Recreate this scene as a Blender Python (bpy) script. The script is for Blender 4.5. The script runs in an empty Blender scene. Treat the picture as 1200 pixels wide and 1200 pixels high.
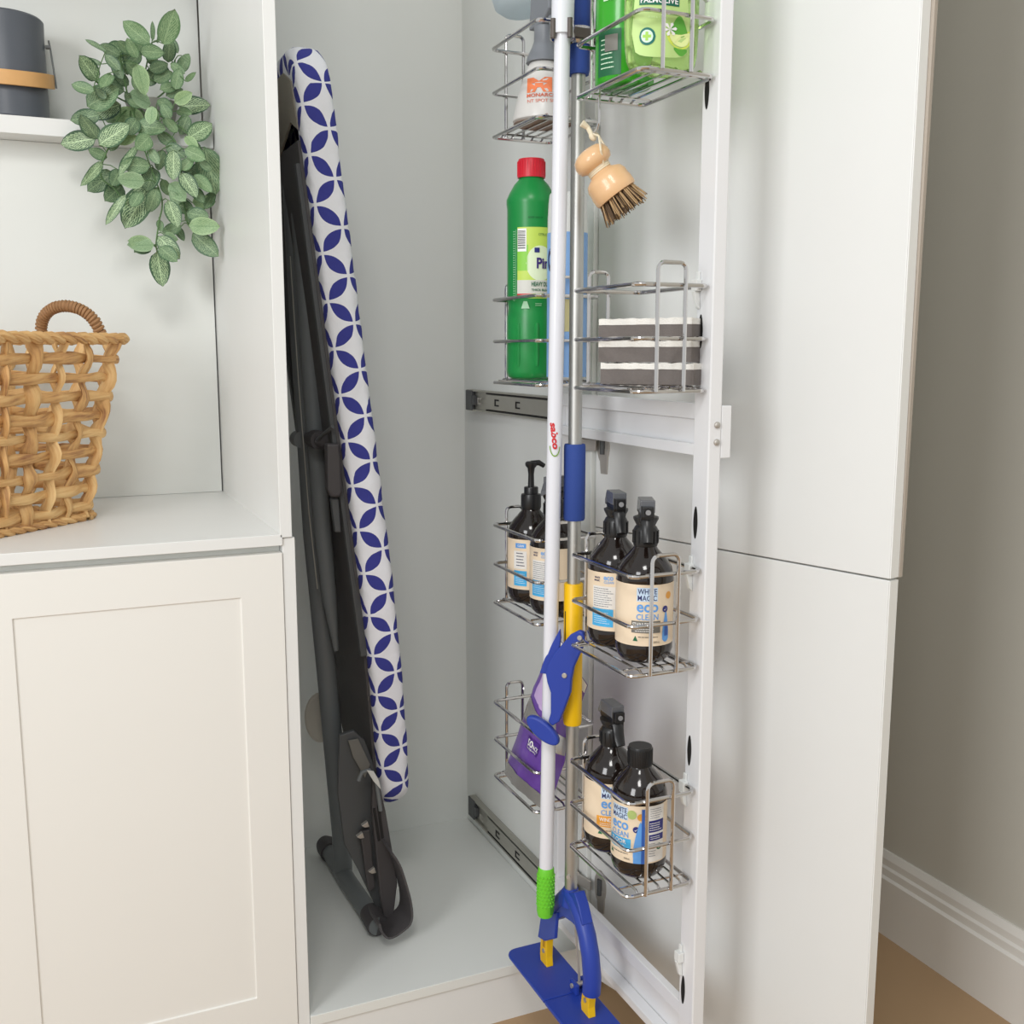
import bpy, bmesh, math, random
import numpy as np
from mathutils import Vector, Matrix, noise
R = math.radians
sc = bpy.context.scene
COL = sc.collection
random.seed(7)

# ------------------------------------------------------------------ camera
CAMZ = 1.037; FPX = 1231.0; PITCH = R(8.68); YAW = R(23.94)
cd = bpy.data.cameras.new('camera'); cam = bpy.data.objects.new('camera', cd); COL.objects.link(cam)
cam.location = (0, 0, CAMZ); cam.rotation_euler = (R(90) - PITCH, 0, -YAW)
cd.sensor_fit = 'HORIZONTAL'; cd.sensor_width = 36.0; cd.lens = FPX / 1200 * 36.0
cd.clip_start = 0.02; cd.clip_end = 50
sc.camera = cam
# ------------------------------------------------------------------ light and exposure
sc.view_settings.view_transform = 'Standard'; sc.view_settings.look = 'None'
sc.view_settings.gamma = 1.0; sc.view_settings.use_curve_mapping = False
sc.view_settings.exposure = 0.33
wd = bpy.data.worlds.new('daylight'); sc.world = wd; wd.use_nodes = True
bg = wd.node_tree.nodes['Background']; bg.inputs[0].default_value = (0.985, 1.0, 1.0, 1); bg.inputs[1].default_value = 0.60
def area(name, loc, target, size, size_y, power, color):
    l = bpy.data.lights.new(name, 'AREA'); l.shape = 'RECTANGLE'; l.size = size; l.size_y = size_y
    l.energy = power; l.color = color
    o = bpy.data.objects.new(name, l); COL.objects.link(o); o.location = loc
    o.rotation_euler = (Vector(target) - Vector(loc)).to_track_quat('-Z', 'Y').to_euler()
    return o
area('window_daylight', (-1.9, -0.45, 1.65), (0.6, 1.2, 0.9), 0.9, 1.3, 30, (0.98, 0.99, 1.0))
area('fill_light', (-0.25, -0.35, 2.45), (0.2, 1.2, 0.4), 0.5, 0.5, 11, (1.0, 0.985, 0.955))  # added fill from above and behind the camera, brightens the cabinet fronts

# ------------------------------------------------------------------ geometry helpers
FV = Vector((math.sin(YAW)*math.cos(PITCH), math.cos(YAW)*math.cos(PITCH), -math.sin(PITCH)))
RV = Vector((math.cos(YAW), -math.sin(YAW), 0)); UV_ = RV.cross(FV)
def at(px, py, ax, val):
    """world point seen at a photograph pixel, on the plane where coordinate ax equals val"""
    d = RV*((px-600)/FPX) - UV_*((py-600)/FPX) + FV
    c = Vector((0, 0, CAMZ)); t = (val - c[ax]) / d[ax]
    return c + d*t
def atp(px, py, p0, n):
    d = RV*((px-600)/FPX) - UV_*((py-600)/FPX) + FV
    c = Vector((0, 0, CAMZ)); n = Vector(n); t = (Vector(p0)-c).dot(n)/d.dot(n)
    return c + d*t

class MB:
    def __init__(s, off=(0, 0, 0)):
        s.v = []; s.f = []; s.uv = {}; s.off = Vector(off)
    def add(s, vs, fs, uvs=None):
        b = len(s.v)
        s.v += [tuple(Vector(p) - s.off) for p in vs]
        for i, f in enumerate(fs):
            if uvs: s.uv[len(s.f)] = uvs[i]
            s.f.append(tuple(b + k for k in f))
        return s
    def box(s, a, b, m=None):
        x0, x1 = sorted((a[0], b[0])); y0, y1 = sorted((a[1], b[1])); z0, z1 = sorted((a[2], b[2]))
        vs = [Vector(p) for p in ((x0,y0,z0),(x1,y0,z0),(x1,y1,z0),(x0,y1,z0),(x0,y0,z1),(x1,y0,z1),(x1,y1,z1),(x0,y1,z1))]
        if m: vs = [m @ p for p in vs]
        return s.add(vs, [(0,3,2,1),(4,5,6,7),(0,1,5,4),(1,2,6,5),(2,3,7,6),(3,0,4,7)])
    def tube(s, path, r, n=8, closed=False, flat=None, uv=False):
        """sweep a circle along a path; r may be a list; flat=(scale_a, scale_b)"""
        P = [Vector(p) for p in path]; m = len(P)
        rr = r if isinstance(r, (list, tuple)) else [r]*m
        tang = []
        for i in range(m):
            if closed: t = P[(i+1) % m] - P[i-1]
            else: t = P[min(i+1, m-1)] - P[max(i-1, 0)]
            tang.append(t.normalized())
        up = Vector((0,0,1)) if abs(tang[0].z) < .9 else Vector((1,0,0))
        nrm = (up - tang[0]*up.dot(tang[0])).normalized()
        vs = []; fa, fb = flat or (1, 1)
        for i in range(m):
            nrm = (nrm - tang[i]*nrm.dot(tang[i])).normalized()
            bi = tang[i].cross(nrm)
            for k in range(n):
                a = 2*math.pi*k/n
                vs.append(P[i] + nrm*(math.cos(a)*rr[i]*fa) + bi*(math.sin(a)*rr[i]*fb))
        fs = []; uvs = []; D = [0]
        for i in range(m): D.append(D[-1] + (P[(i+1) % m]-P[i]).length)
        for i in range(m if closed else m-1):
            j = (i+1) % m
            for k in range(n):
                l = (k+1) % n
                fs.append((i*n+k, i*n+l, j*n+l, j*n+k)); uvs.append([(D[i], k/n), (D[i], (k+1)/n), (D[i+1], (k+1)/n), (D[i+1], k/n)])
        if not closed:
            fs.append(tuple(reversed(range(n)))); fs.append(tuple((m-1)*n + k for k in range(n))); uvs += [[(0, 0)]*n]*2
        return s.add(vs, fs, uvs if uv else None)
    def lathe(s, prof, n=32, c=(0,0,0), sx=1, sy=1, rot=0, m=None):
        """prof: list of (radius, z), turned about z; sx, sy flatten it"""
        vs = []; cr, sr = math.cos(rot), math.sin(rot)
        for r, z in prof:
            for k in range(n):
                a = 2*math.pi*k/n; x = r*sx*math.cos(a); y = r*sy*math.sin(a)
                p = Vector((x*cr - y*sr, x*sr + y*cr, z))
                if m: p = m @ p
                vs.append(Vector(c) + p)
        fs = []
        for i in range(len(prof)-1):
            for k in range(n):
                l = (k+1) % n
                fs.append((i*n+k, i*n+l, (i+1)*n+l, (i+1)*n+k))
        fs.append(tuple(reversed(range(n)))); b = (len(prof)-1)*n
        fs.append(tuple(b+k for k in range(n)))
        return s.add(vs, fs)
    def prism(s, pts, n):
        """polygon in space pushed along the vector n"""
        P = [Vector(p) for p in pts]; n = Vector(n); k = len(P)
        return s.add(P + [p + n for p in P], [tuple(reversed(range(k))), tuple(range(k, 2*k))] +
                     [(i, (i+1) % k, k + (i+1) % k, k + i) for i in range(k)])
    def ball(s, c, r, n=12, m=None):
        prof = [(max(1e-4, math.sin(math.pi*i/8))*1.0, -math.cos(math.pi*i/8)) for i in range(9)]
        M = Matrix.Diagonal((r[0], r[1], r[2], 1)) if not isinstance(r, float) else Matrix.Diagonal((r, r, r, 1))
        if m: M = m @ M
        return s.lathe(prof, n, c, m=M)

def link(o): COL.objects.link(o); return o
def obj(name, mb, mat, parent=None, smooth=False, bevel=0, sub=0, label=None, angle=40, seg=2):
    me = bpy.data.meshes.new(name); me.from_pydata([tuple(p) for p in mb.v], [], mb.f); me.update()
    if mb.uv:
        ul = me.uv_layers.new(name='UVMap')
        for p in me.polygons:
            if p.index in mb.uv:
                for li, uv in zip(p.loop_indices, mb.uv[p.index]): ul.data[li].uv = uv
    bm = bmesh.new(); bm.from_mesh(me); bmesh.ops.recalc_face_normals(bm, faces=bm.faces); bm.to_mesh(me); bm.free()
    if mat is not None: me.materials.append(mat)
    if smooth:
        me.polygons.foreach_set('use_smooth', [True]*len(me.polygons))
        try: me.set_sharp_from_angle(angle=R(angle))
        except Exception: pass
    o = link(bpy.data.objects.new(name, me))
    if bevel:
        m = o.modifiers.new('bevel', 'BEVEL'); m.width = bevel; m.segments = seg; m.limit_method = 'ANGLE'; m.angle_limit = R(35)
    if sub:
        m = o.modifiers.new('sub', 'SUBSURF'); m.levels = sub; m.render_levels = sub
    if parent is not None: o.parent = parent
    if label: o['label'] = label
    return o
def tag(o, label, cat, group=None):
    o['label'] = label; o['category'] = cat
    if group: o['group'] = group
    return o
def thing(name, label, cat, loc=(0,0,0), rot=(0,0,0), group=None):
    o = link(bpy.data.objects.new(name, None)); o.location = loc; o.rotation_euler = rot; o.empty_display_size = .05
    return tag(o, label, cat, group)
def struct(name, mb, mat, **k):
    o = obj(name, mb, mat, **k); o['kind'] = 'structure'; return o
def box_obj(name, a, b, mat, parent=None, off=(0,0,0), bevel=0, **k):
    return obj(name, MB(off).box(a, b), mat, parent, bevel=bevel, **k)
def copy_tree(o, parent=None):
    c = link(o.copy()); c.parent = parent
    for ch in list(o.children): copy_tree(ch, c)
    return c

# ------------------------------------------------------------------ materials
class NT:
    def __init__(s, m): s.t = m.node_tree; s.n = s.t.nodes; s.l = s.t.links
    def new(s, t, **k):
        x = s.n.new(t)
        for a, b in k.items(): setattr(x, a, b)
        return x
    def m(s, op, a, b=None, c=None):
        x = s.new('ShaderNodeMath', operation=op)
        for i, q in enumerate((a, b, c)):
            if q is None: continue
            if isinstance(q, (int, float)): x.inputs[i].default_value = q
            else: s.l.new(q, x.inputs[i])
        return x.outputs[0]
    def mix(s, f, a, b):
        x = s.new('ShaderNodeMix', data_type='RGBA')
        for i, q in ((0, f), (6, a), (7, b)):
            if isinstance(q, (int, float)): x.inputs[i].default_value = q
            elif isinstance(q, tuple): x.inputs[i].default_value = (*q, 1)[:4]
            else: s.l.new(q, x.inputs[i])
        return x.outputs[2]
MATS = {}
def lin(c):
    return tuple(((v/255)/12.92 if v/255 <= .04045 else ((v/255+.055)/1.055)**2.4) for v in c)
def mat(name, rgb, rough=.5, metal=0, trans=0, coat=0, ior=1.45, noise_amt=0, nscale=30, bump=0, bscale=200, spec=None, sheen=0):
    if name in MATS: return MATS[name]
    m = bpy.data.materials.new(name); m.use_nodes = True; t = NT(m); b = t.n['Principled BSDF']
    c = lin(rgb); b.inputs['Base Color'].default_value = (*c, 1)
    b.inputs['Roughness'].default_value = rough; b.inputs['Metallic'].default_value = metal
    b.inputs['Transmission Weight'].default_value = trans; b.inputs['Coat Weight'].default_value = coat
    b.inputs['IOR'].default_value = ior
    if spec is not None: b.inputs['Specular IOR Level'].default_value = spec
    if sheen: b.inputs['Sheen Weight'].default_value = sheen
    if noise_amt or bump:
        tc = t.new('ShaderNodeTexCoord')
        if noise_amt:
            nz = t.new('ShaderNodeTexNoise'); nz.inputs['Scale'].default_value = nscale; nz.inputs['Detail'].default_value = 5
            t.l.new(tc.outputs['Object'], nz.inputs['Vector'])
            f = t.m('MULTIPLY', nz.outputs[0], 1.0)
            t.l.new(t.mix(f, tuple(max(0, v*(1-noise_amt)) for v in c), tuple(min(1, v*(1+noise_amt)) for v in c)), b.inputs['Base Color'])
        if bump:
            nb = t.new('ShaderNodeTexNoise'); nb.inputs['Scale'].default_value = bscale; nb.inputs['Detail'].default_value = 3
            t.l.new(tc.outputs['Object'], nb.inputs['Vector'])
            bp = t.new('ShaderNodeBump'); bp.inputs['Strength'].default_value = bump; bp.inputs['Distance'].default_value = .001
            t.l.new(nb.outputs[0], bp.inputs['Height']); t.l.new(bp.outputs[0], b.inputs['Normal'])
    MATS[name] = m; return m
M_WALL = mat('wall_paint', (194, 191, 181), .8, noise_amt=.015, nscale=3, bump=.15, bscale=250)
M_WALLB = mat('wall_paint_back', (205, 203, 196), .8, noise_amt=.015, nscale=3)
M_MELA = mat('white_melamine', (229, 230, 228), .38, noise_amt=.012, nscale=14, bump=.05, bscale=500)
M_INNER = mat('white_melamine_inside', (227, 229, 225), .42, noise_amt=.012, nscale=14)
M_EDGE = mat('white_edge_band', (238, 239, 237), .3)
M_VINYL = mat('satin_vinyl_door', (234, 233, 228), .4, noise_amt=.01, nscale=8)
M_GREYEDGE = mat('beige_strip', (178, 168, 156), .5)
M_TRIM = mat('skirting_paint', (226, 223, 217), .4)
M_STEELW = mat('white_powder_coat', (229, 230, 232), .3, coat=.2)
M_CHROME = mat('chrome', (205, 203, 202), .12, metal=1)
M_STEEL = mat('zinc_steel', (176, 174, 165), .45, metal=.6, noise_amt=.06, nscale=60)
M_NICKEL = mat('nickel', (182, 177, 170), .38, metal=.45)
M_BLACK = mat('black_plastic', (30, 30, 31), .32)
M_BLACKM = mat('black_rubber', (72, 69, 70), .55)
M_DGREY = mat('dark_grey_paint', (110, 114, 115), .42)
M_DGREY2 = mat('darker_grey_paint', (80, 82, 83), .5)
M_ALU = mat('brushed_aluminium', (190, 190, 186), .48, metal=1)
M_WHITEP = mat('white_pole_enamel', (226, 228, 235), .25, coat=.3)
M_GREYW = mat('white_plastic', (226, 228, 226), .4)
M_BLUE = mat('blue_plastic', (38, 64, 160), .38, noise_amt=.05, nscale=20)
M_BLUEF = mat('blue_foam', (45, 72, 146), .75, bump=.3, bscale=900)
M_YEL = mat('yellow_plastic', (244, 194, 16), .38)
M_GRN = mat('lime_plastic', (110, 205, 50), .45)
M_AMBER = mat('amber_plastic', (30, 22, 19), .12, coat=.4, trans=.12)
M_WOOD = mat('beech_wood', (226, 184, 138), .32, coat=.3, noise_amt=.07, nscale=25)
M_BRIST = mat('bristle_fibre', (178, 148, 108), .8)
M_BRIST2 = mat('bristle_fibre_dark', (96, 76, 56), .8)
M_CORD = mat('cotton_cord', (226, 214, 188), .9)
M_TIN = mat('slate_grey_enamel', (86, 91, 99), .38, noise_amt=.04, nscale=20)
M_BAMB = mat('bamboo_wood', (214, 166, 108), .5, noise_amt=.08, nscale=60)
M_GREEN = mat('green_hdpe', (30, 140, 68), .32)
M_RED = mat('red_cap_plastic', (214, 40, 58), .38)
M_SPG = mat('grey_sponge', (112, 106, 103), .95, noise_amt=.1, nscale=300, bump=.5, bscale=700)
M_SPW = mat('white_felt', (232, 230, 224), .95, bump=.8, bscale=500)
M_GLIQ = mat('green_detergent', (204, 240, 150), .06, trans=.8, ior=1.2, coat=.3)
M_GRNB = mat('bright_green_bottle', (50, 165, 30), .25, coat=.3)
M_FROST = mat('frosted_plastic', (234, 241, 244), .4, trans=.2, ior=1.2)
def frosted():
    t = NT(M_FROST); b = t.n['Principled BSDF']; out = [n for n in t.n if n.type == 'OUTPUT_MATERIAL'][0]
    tr = t.new('ShaderNodeBsdfTranslucent'); tr.inputs[0].default_value = (.88, .93, .95, 1)
    mx = t.new('ShaderNodeMixShader'); mx.inputs[0].default_value = .6
    t.l.new(b.outputs[0], mx.inputs[1]); t.l.new(tr.outputs[0], mx.inputs[2]); t.l.new(mx.outputs[0], out.inputs[0])
frosted()
M_CLEAR = mat('clear_white_film', (228, 226, 222), .3, trans=.15)
M_PURP = mat('purple_foil', (112, 74, 168), .28, coat=.4, noise_amt=.25, nscale=25)
M_SILV = mat('silver_foil', (188, 186, 182), .22, metal=.6)
M_BEIGE = mat('cream_paper', (236, 217, 190), .45)
M_CARPET = mat('tan_floor', (176, 146, 112), .7, noise_amt=.06, nscale=6)
M_DARK = mat('dark_gap', (26, 25, 24), .7)
M_GRILL = mat('dark_mesh', (82, 80, 80), .6, noise_amt=.1, nscale=80)
M_FABG = mat('beige_lining', (150, 144, 132), .9)
M_STRAWH = mat('rattan_wrap', (156, 116, 78), .7, noise_amt=.25, nscale=120, bump=.5, bscale=300)
def ink(name, rgb, rough=.45): return mat('ink_' + name, rgb, rough)
I_NAVY = ink('navy', (36, 42, 96)); I_SKY = ink('sky', (98, 160, 228)); I_LBL = ink('cyan', (72, 178, 234)); I_WHITE = ink('white', (244, 244, 242))
I_ORG = ink('orange', (240, 168, 62)); I_GREY = ink('grey', (120, 118, 112)); I_DG = ink('dark_green', (24, 106, 72)); I_LIME = ink('lime', (166, 214, 92))
I_BLACK = ink('black', (40, 40, 44)); I_TXT = ink('small_text', (120, 124, 132)); I_RED = ink('red', (204, 40, 44)); I_DBLUE = ink('dark_blue', (44, 46, 120))
I_CORAL = ink('coral', (238, 132, 84)); I_PBL = ink('pale_blue', (134, 176, 228)); I_YG = ink('yellow_green', (196, 222, 96)); I_LILAC = ink('lilac', (206, 180, 226))

def make_wicker_mat():
    m = bpy.data.materials.new('water_hyacinth'); m.use_nodes = True; t = NT(m); b = t.n['Principled BSDF']
    tc = t.new('ShaderNodeTexCoord'); oi = t.new('ShaderNodeObjectInfo')
    uvn = t.new('ShaderNodeUVMap'); sp = t.new('ShaderNodeSeparateXYZ'); t.l.new(uvn.outputs[0], sp.inputs[0])
    cb = t.new('ShaderNodeCombineXYZ')
    t.l.new(t.m('MULTIPLY', sp.outputs[0], 26.0), cb.inputs[0]); t.l.new(t.m('ADD', t.m('MULTIPLY', sp.outputs[1], 9.0), t.m('MULTIPLY', sp.outputs[0], 30.0)), cb.inputs[1])
    t.l.new(t.m('MULTIPLY', oi.outputs['Random'], 50.0), cb.inputs[2])
    wv = t.new('ShaderNodeTexNoise'); wv.inputs['Scale'].default_value = 1.0; wv.inputs['Detail'].default_value = 5; t.l.new(cb.outputs[0], wv.inputs[0])
    nz = t.new('ShaderNodeTexNoise'); nz.inputs['Scale'].default_value = 22; nz.inputs['Detail'].default_value = 4; t.l.new(tc.outputs['Object'], nz.inputs[0])
    f = t.m('ADD', t.m('MULTIPLY', nz.outputs[0], .45), t.m('MULTIPLY', wv.outputs[0], .6))
    f = t.m('ADD', f, t.m('MULTIPLY', t.m('SUBTRACT', oi.outputs['Random'], .5), .16))
    cr = t.new('ShaderNodeValToRGB'); e = cr.color_ramp.elements
    e[0].position = .30; e[0].color = (*lin((140, 92, 58)), 1); e[1].position = .70; e[1].color = (*lin((230, 194, 136)), 1)
    k = e.new(.48); k.color = (*lin((206, 160, 102)), 1)
    t.l.new(f, cr.inputs[0]); t.l.new(cr.outputs[0], b.inputs['Base Color']); b.inputs['Roughness'].default_value = .6
    bp = t.new('ShaderNodeBump'); bp.inputs['Strength'].default_value = .8; bp.inputs['Distance'].default_value = .0025
    t.l.new(wv.outputs[0], bp.inputs['Height']); t.l.new(bp.outputs[0], b.inputs['Normal'])
    return m
M_WICK = make_wicker_mat()

def make_cover_mat():
    """white cotton printed with navy petals: a square lattice with one lens on every lattice edge (UV in metres)"""
    m = bpy.data.materials.new('petal_print_cotton'); m.use_nodes = True; t = NT(m); b = t.n['Principled BSDF']
    uv = t.new('ShaderNodeUVMap'); sp = t.new('ShaderNodeSeparateXYZ'); t.l.new(uv.outputs[0], sp.inputs[0])
    a = .0475; ca = math.cos(R(45)) / a
    u = t.m('MULTIPLY', t.m('ADD', t.m('ADD', sp.outputs[0], .012), sp.outputs[1]), ca); v = t.m('MULTIPLY', t.m('SUBTRACT', sp.outputs[1], t.m('ADD', sp.outputs[0], .012)), ca)
    def frac(x): return t.m('SUBTRACT', x, t.m('FLOOR', x))
    def petal(p, q):        # lens lying on the line q = integer, between the integers of p
        fp = t.m('SUBTRACT', frac(p), .5); fq = t.m('ABSOLUTE', t.m('SUBTRACT', frac(t.m('ADD', q, .5)), .5))
        w = t.m('SUBTRACT', .19, t.m('MULTIPLY', t.m('MULTIPLY', fp, fp), 1.0))
        return t.m('GREATER_THAN', w, fq)
    f = t.m('MAXIMUM', petal(u, v), petal(v, u))
    t.l.new(t.mix(f, lin((232, 233, 238)), lin((52, 56, 138))), b.inputs['Base Color']); b.inputs['Roughness'].default_value = .85
    tc = t.new('ShaderNodeTexCoord'); nb = t.new('ShaderNodeTexNoise'); nb.inputs['Scale'].default_value = 40; nb.inputs['Detail'].default_value = 4
    t.l.new(tc.outputs['Object'], nb.inputs[0]); bp = t.new('ShaderNodeBump'); bp.inputs['Strength'].default_value = .5; bp.inputs['Distance'].default_value = .006
    t.l.new(nb.outputs[0], bp.inputs['Height']); t.l.new(bp.outputs[0], b.inputs['Normal'])
    return m
M_COVER = make_cover_mat()

def make_leaf_mat(name, dark, light, vein, vamt):
    m = bpy.data.materials.new(name); m.use_nodes = True; t = NT(m); b = t.n['Principled BSDF']
    uv = t.new('ShaderNodeUVMap'); sp = t.new('ShaderNodeSeparateXYZ'); t.l.new(uv.outputs[0], sp.inputs[0])
    x = t.m('ABSOLUTE', sp.outputs[0]); y = sp.outputs[1]
    d = t.m('SUBTRACT', t.m('MULTIPLY', y, 9.0), t.m('MULTIPLY', x, 5.5))
    fr = t.m('ABSOLUTE', t.m('SUBTRACT', t.m('SUBTRACT', d, t.m('FLOOR', d)), .5))
    side = t.m('LESS_THAN', fr, .13)
    nz = t.new('ShaderNodeTexVoronoi', feature='DISTANCE_TO_EDGE'); nz.inputs['Scale'].default_value = 9
    t.l.new(uv.outputs[0], nz.inputs[0])
    net = t.m('LESS_THAN', nz.outputs[0], .045)
    mid = t.m('LESS_THAN', x, .055)
    f = t.m('MAXIMUM', mid, t.m('MAXIMUM', side, net))
    rim = t.m('LESS_THAN', x, .8)
    oi = t.new('ShaderNodeObjectInfo')
    base = t.mix(oi.outputs['Random'], lin(dark), lin(light))
    t.l.new(t.mix(t.m('MULTIPLY', f, t.m('MULTIPLY', rim, vamt)), base, lin(vein)), b.inputs['Base Color'])
    b.inputs['Roughness'].default_value = .5
    return m
M_LEAFD = make_leaf_mat('leaf_dark', (54, 84, 62), (76, 108, 74), (190, 214, 168), .95)
M_LEAFG = make_leaf_mat('leaf_mid', (68, 98, 74), (98, 132, 90), (178, 202, 156), .6)
M_LEAFP = make_leaf_mat('leaf_pale', (146, 172, 140), (166, 194, 138), (78, 118, 76), .6)
M_STEM = mat('stem_green', (92, 124, 78), .6)

# ------------------------------------------------------------------ lettering and decals
_tc = {}
def text_geo(s, bold=0.0):
    k = (s, bold)
    if k in _tc: return _tc[k]
    c = bpy.data.curves.new('t', 'FONT'); c.body = s; c.size = 1; c.offset = bold; c.resolution_u = 3
    o = bpy.data.objects.new('t', c); me = bpy.data.meshes.new_from_object(o)
    vs = [(v.co.x, v.co.y) for v in me.vertices]; fs = [tuple(p.vertices) for p in me.polygons]
    bpy.data.objects.remove(o); bpy.data.meshes.remove(me); bpy.data.curves.remove(c)
    xs = [v[0] for v in vs] or [0]; ys = [v[1] for v in vs] or [0]
    _tc[k] = (vs, fs, min(xs), max(xs), min(ys), max(ys)); return _tc[k]
class Wrap:
    """places flat artwork (u to the right, v up, metres) on a round body"""
    def __init__(s, r, th0, sx=1, sy=1, c=(0,0,0)): s.r, s.th, s.sx, s.sy, s.c = r, th0, sx, sy, c
    def __call__(s, u, v, o=0):
        a = s.th + u/s.r
        return Vector((s.c[0] + (s.r+o)*math.cos(a)*s.sx, s.c[1] + (s.r+o)*math.sin(a)*s.sy, s.c[2] + v))
class Flat:
    def __init__(s, o, rt, up): s.o = Vector(o); s.rt = Vector(rt).normalized(); s.up = Vector(up).normalized(); s.n = s.rt.cross(s.up)
    def __call__(s, u, v, o=0): return s.o + s.rt*u + s.up*v + s.n*o
def letters(mb, w, s, u, v, width, height, lift=.0006, bold=0.0):
    """text centred on (u, v) scaled to width x height"""
    vs, fs, x0, x1, y0, y1 = text_geo(s, bold)
    if not fs: return mb
    sx = width/max(1e-6, x1-x0); sy = height/max(1e-6, y1-y0)
    mb.add([w(u + (x-(x0+x1)/2)*sx, v + (y-(y0+y1)/2)*sy, lift) for x, y in vs], fs); return mb
def patch(mb, w, u0, u1, v0, v1, lift=.0003, n=8, f=None):
    vs = []; 
    for i in range(n+1):
        uu = u0 + (u1-u0)*i/n; a, b = (v0, v1) if f is None else f(i/n)
        vs += [w(uu, a, lift), w(uu, b, lift)]
    return mb.add(vs, [(2*i, 2*i+2, 2*i+3, 2*i+1) for i in range(n)])
def disc(mb, w, u, v, r, lift=.0005, n=20, r2=None):
    r2 = r2 or r
    if r > .006 and n > 10:
        return patch(mb, w, u-r, u+r, 0, 0, lift, 18, lambda q: (v - r2*math.sqrt(max(0, 1-(2*q-1)**2)), v + r2*math.sqrt(max(0, 1-(2*q-1)**2))))
    return mb.add([w(u + r*math.cos(2*math.pi*k/n), v + r2*math.sin(2*math.pi*k/n), lift) for k in range(n)], [tuple(range(n))])
def textlines(mb, w, u0, u1, v0, v1, n, lift=.0005, seed=1, th=.35):
    rnd = random.Random(seed); h = (v1-v0)/n
    for i in range(n):
        uu = u0; y = v1 - (i+.5)*h; end = u0 + (u1-u0)*rnd.uniform(.72, 1)
        while uu < end:
            wd_ = rnd.uniform(.04, .16)*(u1-u0); e = min(uu+wd_, end)
            patch(mb, w, uu, e, y - h*th/2, y + h*th/2, lift, 2); uu = e + .02*(u1-u0)
    return mb

# ================================================================== SETTING
FL = .093            # cupboard floor height
XR = .742            # inner face of the tall cupboard's right side
struct('floor', MB().box((-1.6, -2.2, -.05), (1.36, 2.6, 0)), M_CARPET)
struct('wall_right', MB().box((1.339, -2.2, 0), (1.45, 2.1, 2.7)), M_WALL)
struct('wall_back', MB().box((-1.6, 1.96, 0), (1.339, 2.06, 2.7)), M_WALLB)
sk = MB(); prof = [(0,0),(-.018,0),(-.018,.105),(-.013,.109),(-.013,.122),(-.009,.126),(-.009,.138),(-.004,.150),(0,.150)]
sk.prism([(1.339+x, -2.2, z) for x, z in prof], (0, 4.16, 0))
struct('baseboard_right', sk, M_TRIM)

# ================================================================== BASE CABINET + BENCH + OPEN SHELVING
o0 = (-.6, 1.40, 0)
bc = thing('base_cabinet', 'low white cabinet with a recessed-panel door under the bench top', 'cabinet', o0)
box_obj('body', (-1.0, 1.40, .08), (.2790, 1.90, .779), M_INNER, bc, o0, .001)
box_obj('plinth', (-1.0, 1.43, 0), (.275, 1.45, .08), M_MELA, bc, o0)
def shaker(name, x0, x1, z0, z1, y, parent, off):
    d = MB(off); t = .018; fw = .056; rc = .0022
    # frame front face with a recessed centre panel, one closed mesh
    o = [(x0,z0),(x1,z0),(x1,z1),(x0,z1)]; i1 = [(x0+fw,z0+fw),(x1-fw,z0+fw),(x1-fw,z1-fw),(x0+fw,z1-fw)]
    i2 = [(a+(.0006 if k in (0,3) else -.0006), b+(.0006 if k in (0,1) else -.0006)) for k,(a,b) in enumerate(i1)]
    vs = [(a,y-t,b) for a,b in o] + [(a,y-t,b) for a,b in i1] + [(a,y-t+rc,b) for a,b in i2] + [(a,y,b) for a,b in o]
    fs = []
    for k in range(4):
        l = (k+1) % 4
        fs += [(k,l,4+l,4+k), (4+k,4+l,8+l,8+k), (k,12+k,12+l,l)]
    fs += [(8,9,10,11), (15,14,13,12)]
    d.add(vs, fs)
    return obj(name, d, M_VINYL, parent, bevel=.0005)
shaker('door', -.107, .2783, .085, .772, 1.399, bc, o0)
shaker('door', -.493, -.110, .085, .772, 1.399, bc, o0)
bt = box_obj('bench_top', (-1.0, 1.38, .782), (.279, 1.905, .797), M_MELA, None, (0,0,0), .0008)
tag(bt, 'white bench top under the woven basket', 'bench top')
o0 = (-.3, 1.85, .797)
oc = thing('open_shelving', 'white open shelving niche above the bench', 'shelving', o0)
box_obj('back_panel', (-1.0, 1.857, .7975), (.2735, 1.924, 1.3595), M_INNER, oc, o0, label='lower back panel, standing forward of the upper one')
box_obj('back_panel', (-1.0, 1.926, .80), (.2757, 1.94, 2.4), M_INNER, oc, o0)
box_obj('top_panel', (-1.0, 1.381, 1.78), (.2745, 1.9255, 1.796), M_MELA, oc, o0, .0008)
box_obj('shelf', (-1.0, 1.80, 1.360), (.2745, 1.9255, 1.386), M_MELA, oc, o0, .0008)

# ================================================================== TALL CUPBOARD
o0 = (.5, 1.38, 0)
tc_ = thing('tall_cupboard', 'tall white broom cupboard standing open', 'cupboard', o0)
box_obj('side_panel', (.276, 1.38, .7925), (.292, 1.91, 2.4), M_MELA, tc_, o0, .0008)
box_obj('side_panel', (.2792, 1.383, 0), (.296, 1.91, .7915), M_MELA, tc_, o0, .0008)
box_obj('side_panel', (XR, 1.38, 0), (XR+.016, 1.91, 2.4), M_INNER, tc_, o0, .0008)
box_obj('back_panel', (.292, 1.897, 0), (XR, 1.91, 2.4), M_INNER, tc_, o0)
box_obj('floor_panel', (.2965, 1.38, FL-.016), (XR-.0005, 1.897, FL), M_INNER, tc_, o0, .0008)
box_obj('plinth', (.2965, 1.384, 0), (XR-.0005, 1.40, FL-.0165), M_MELA, tc_, o0)
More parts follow.
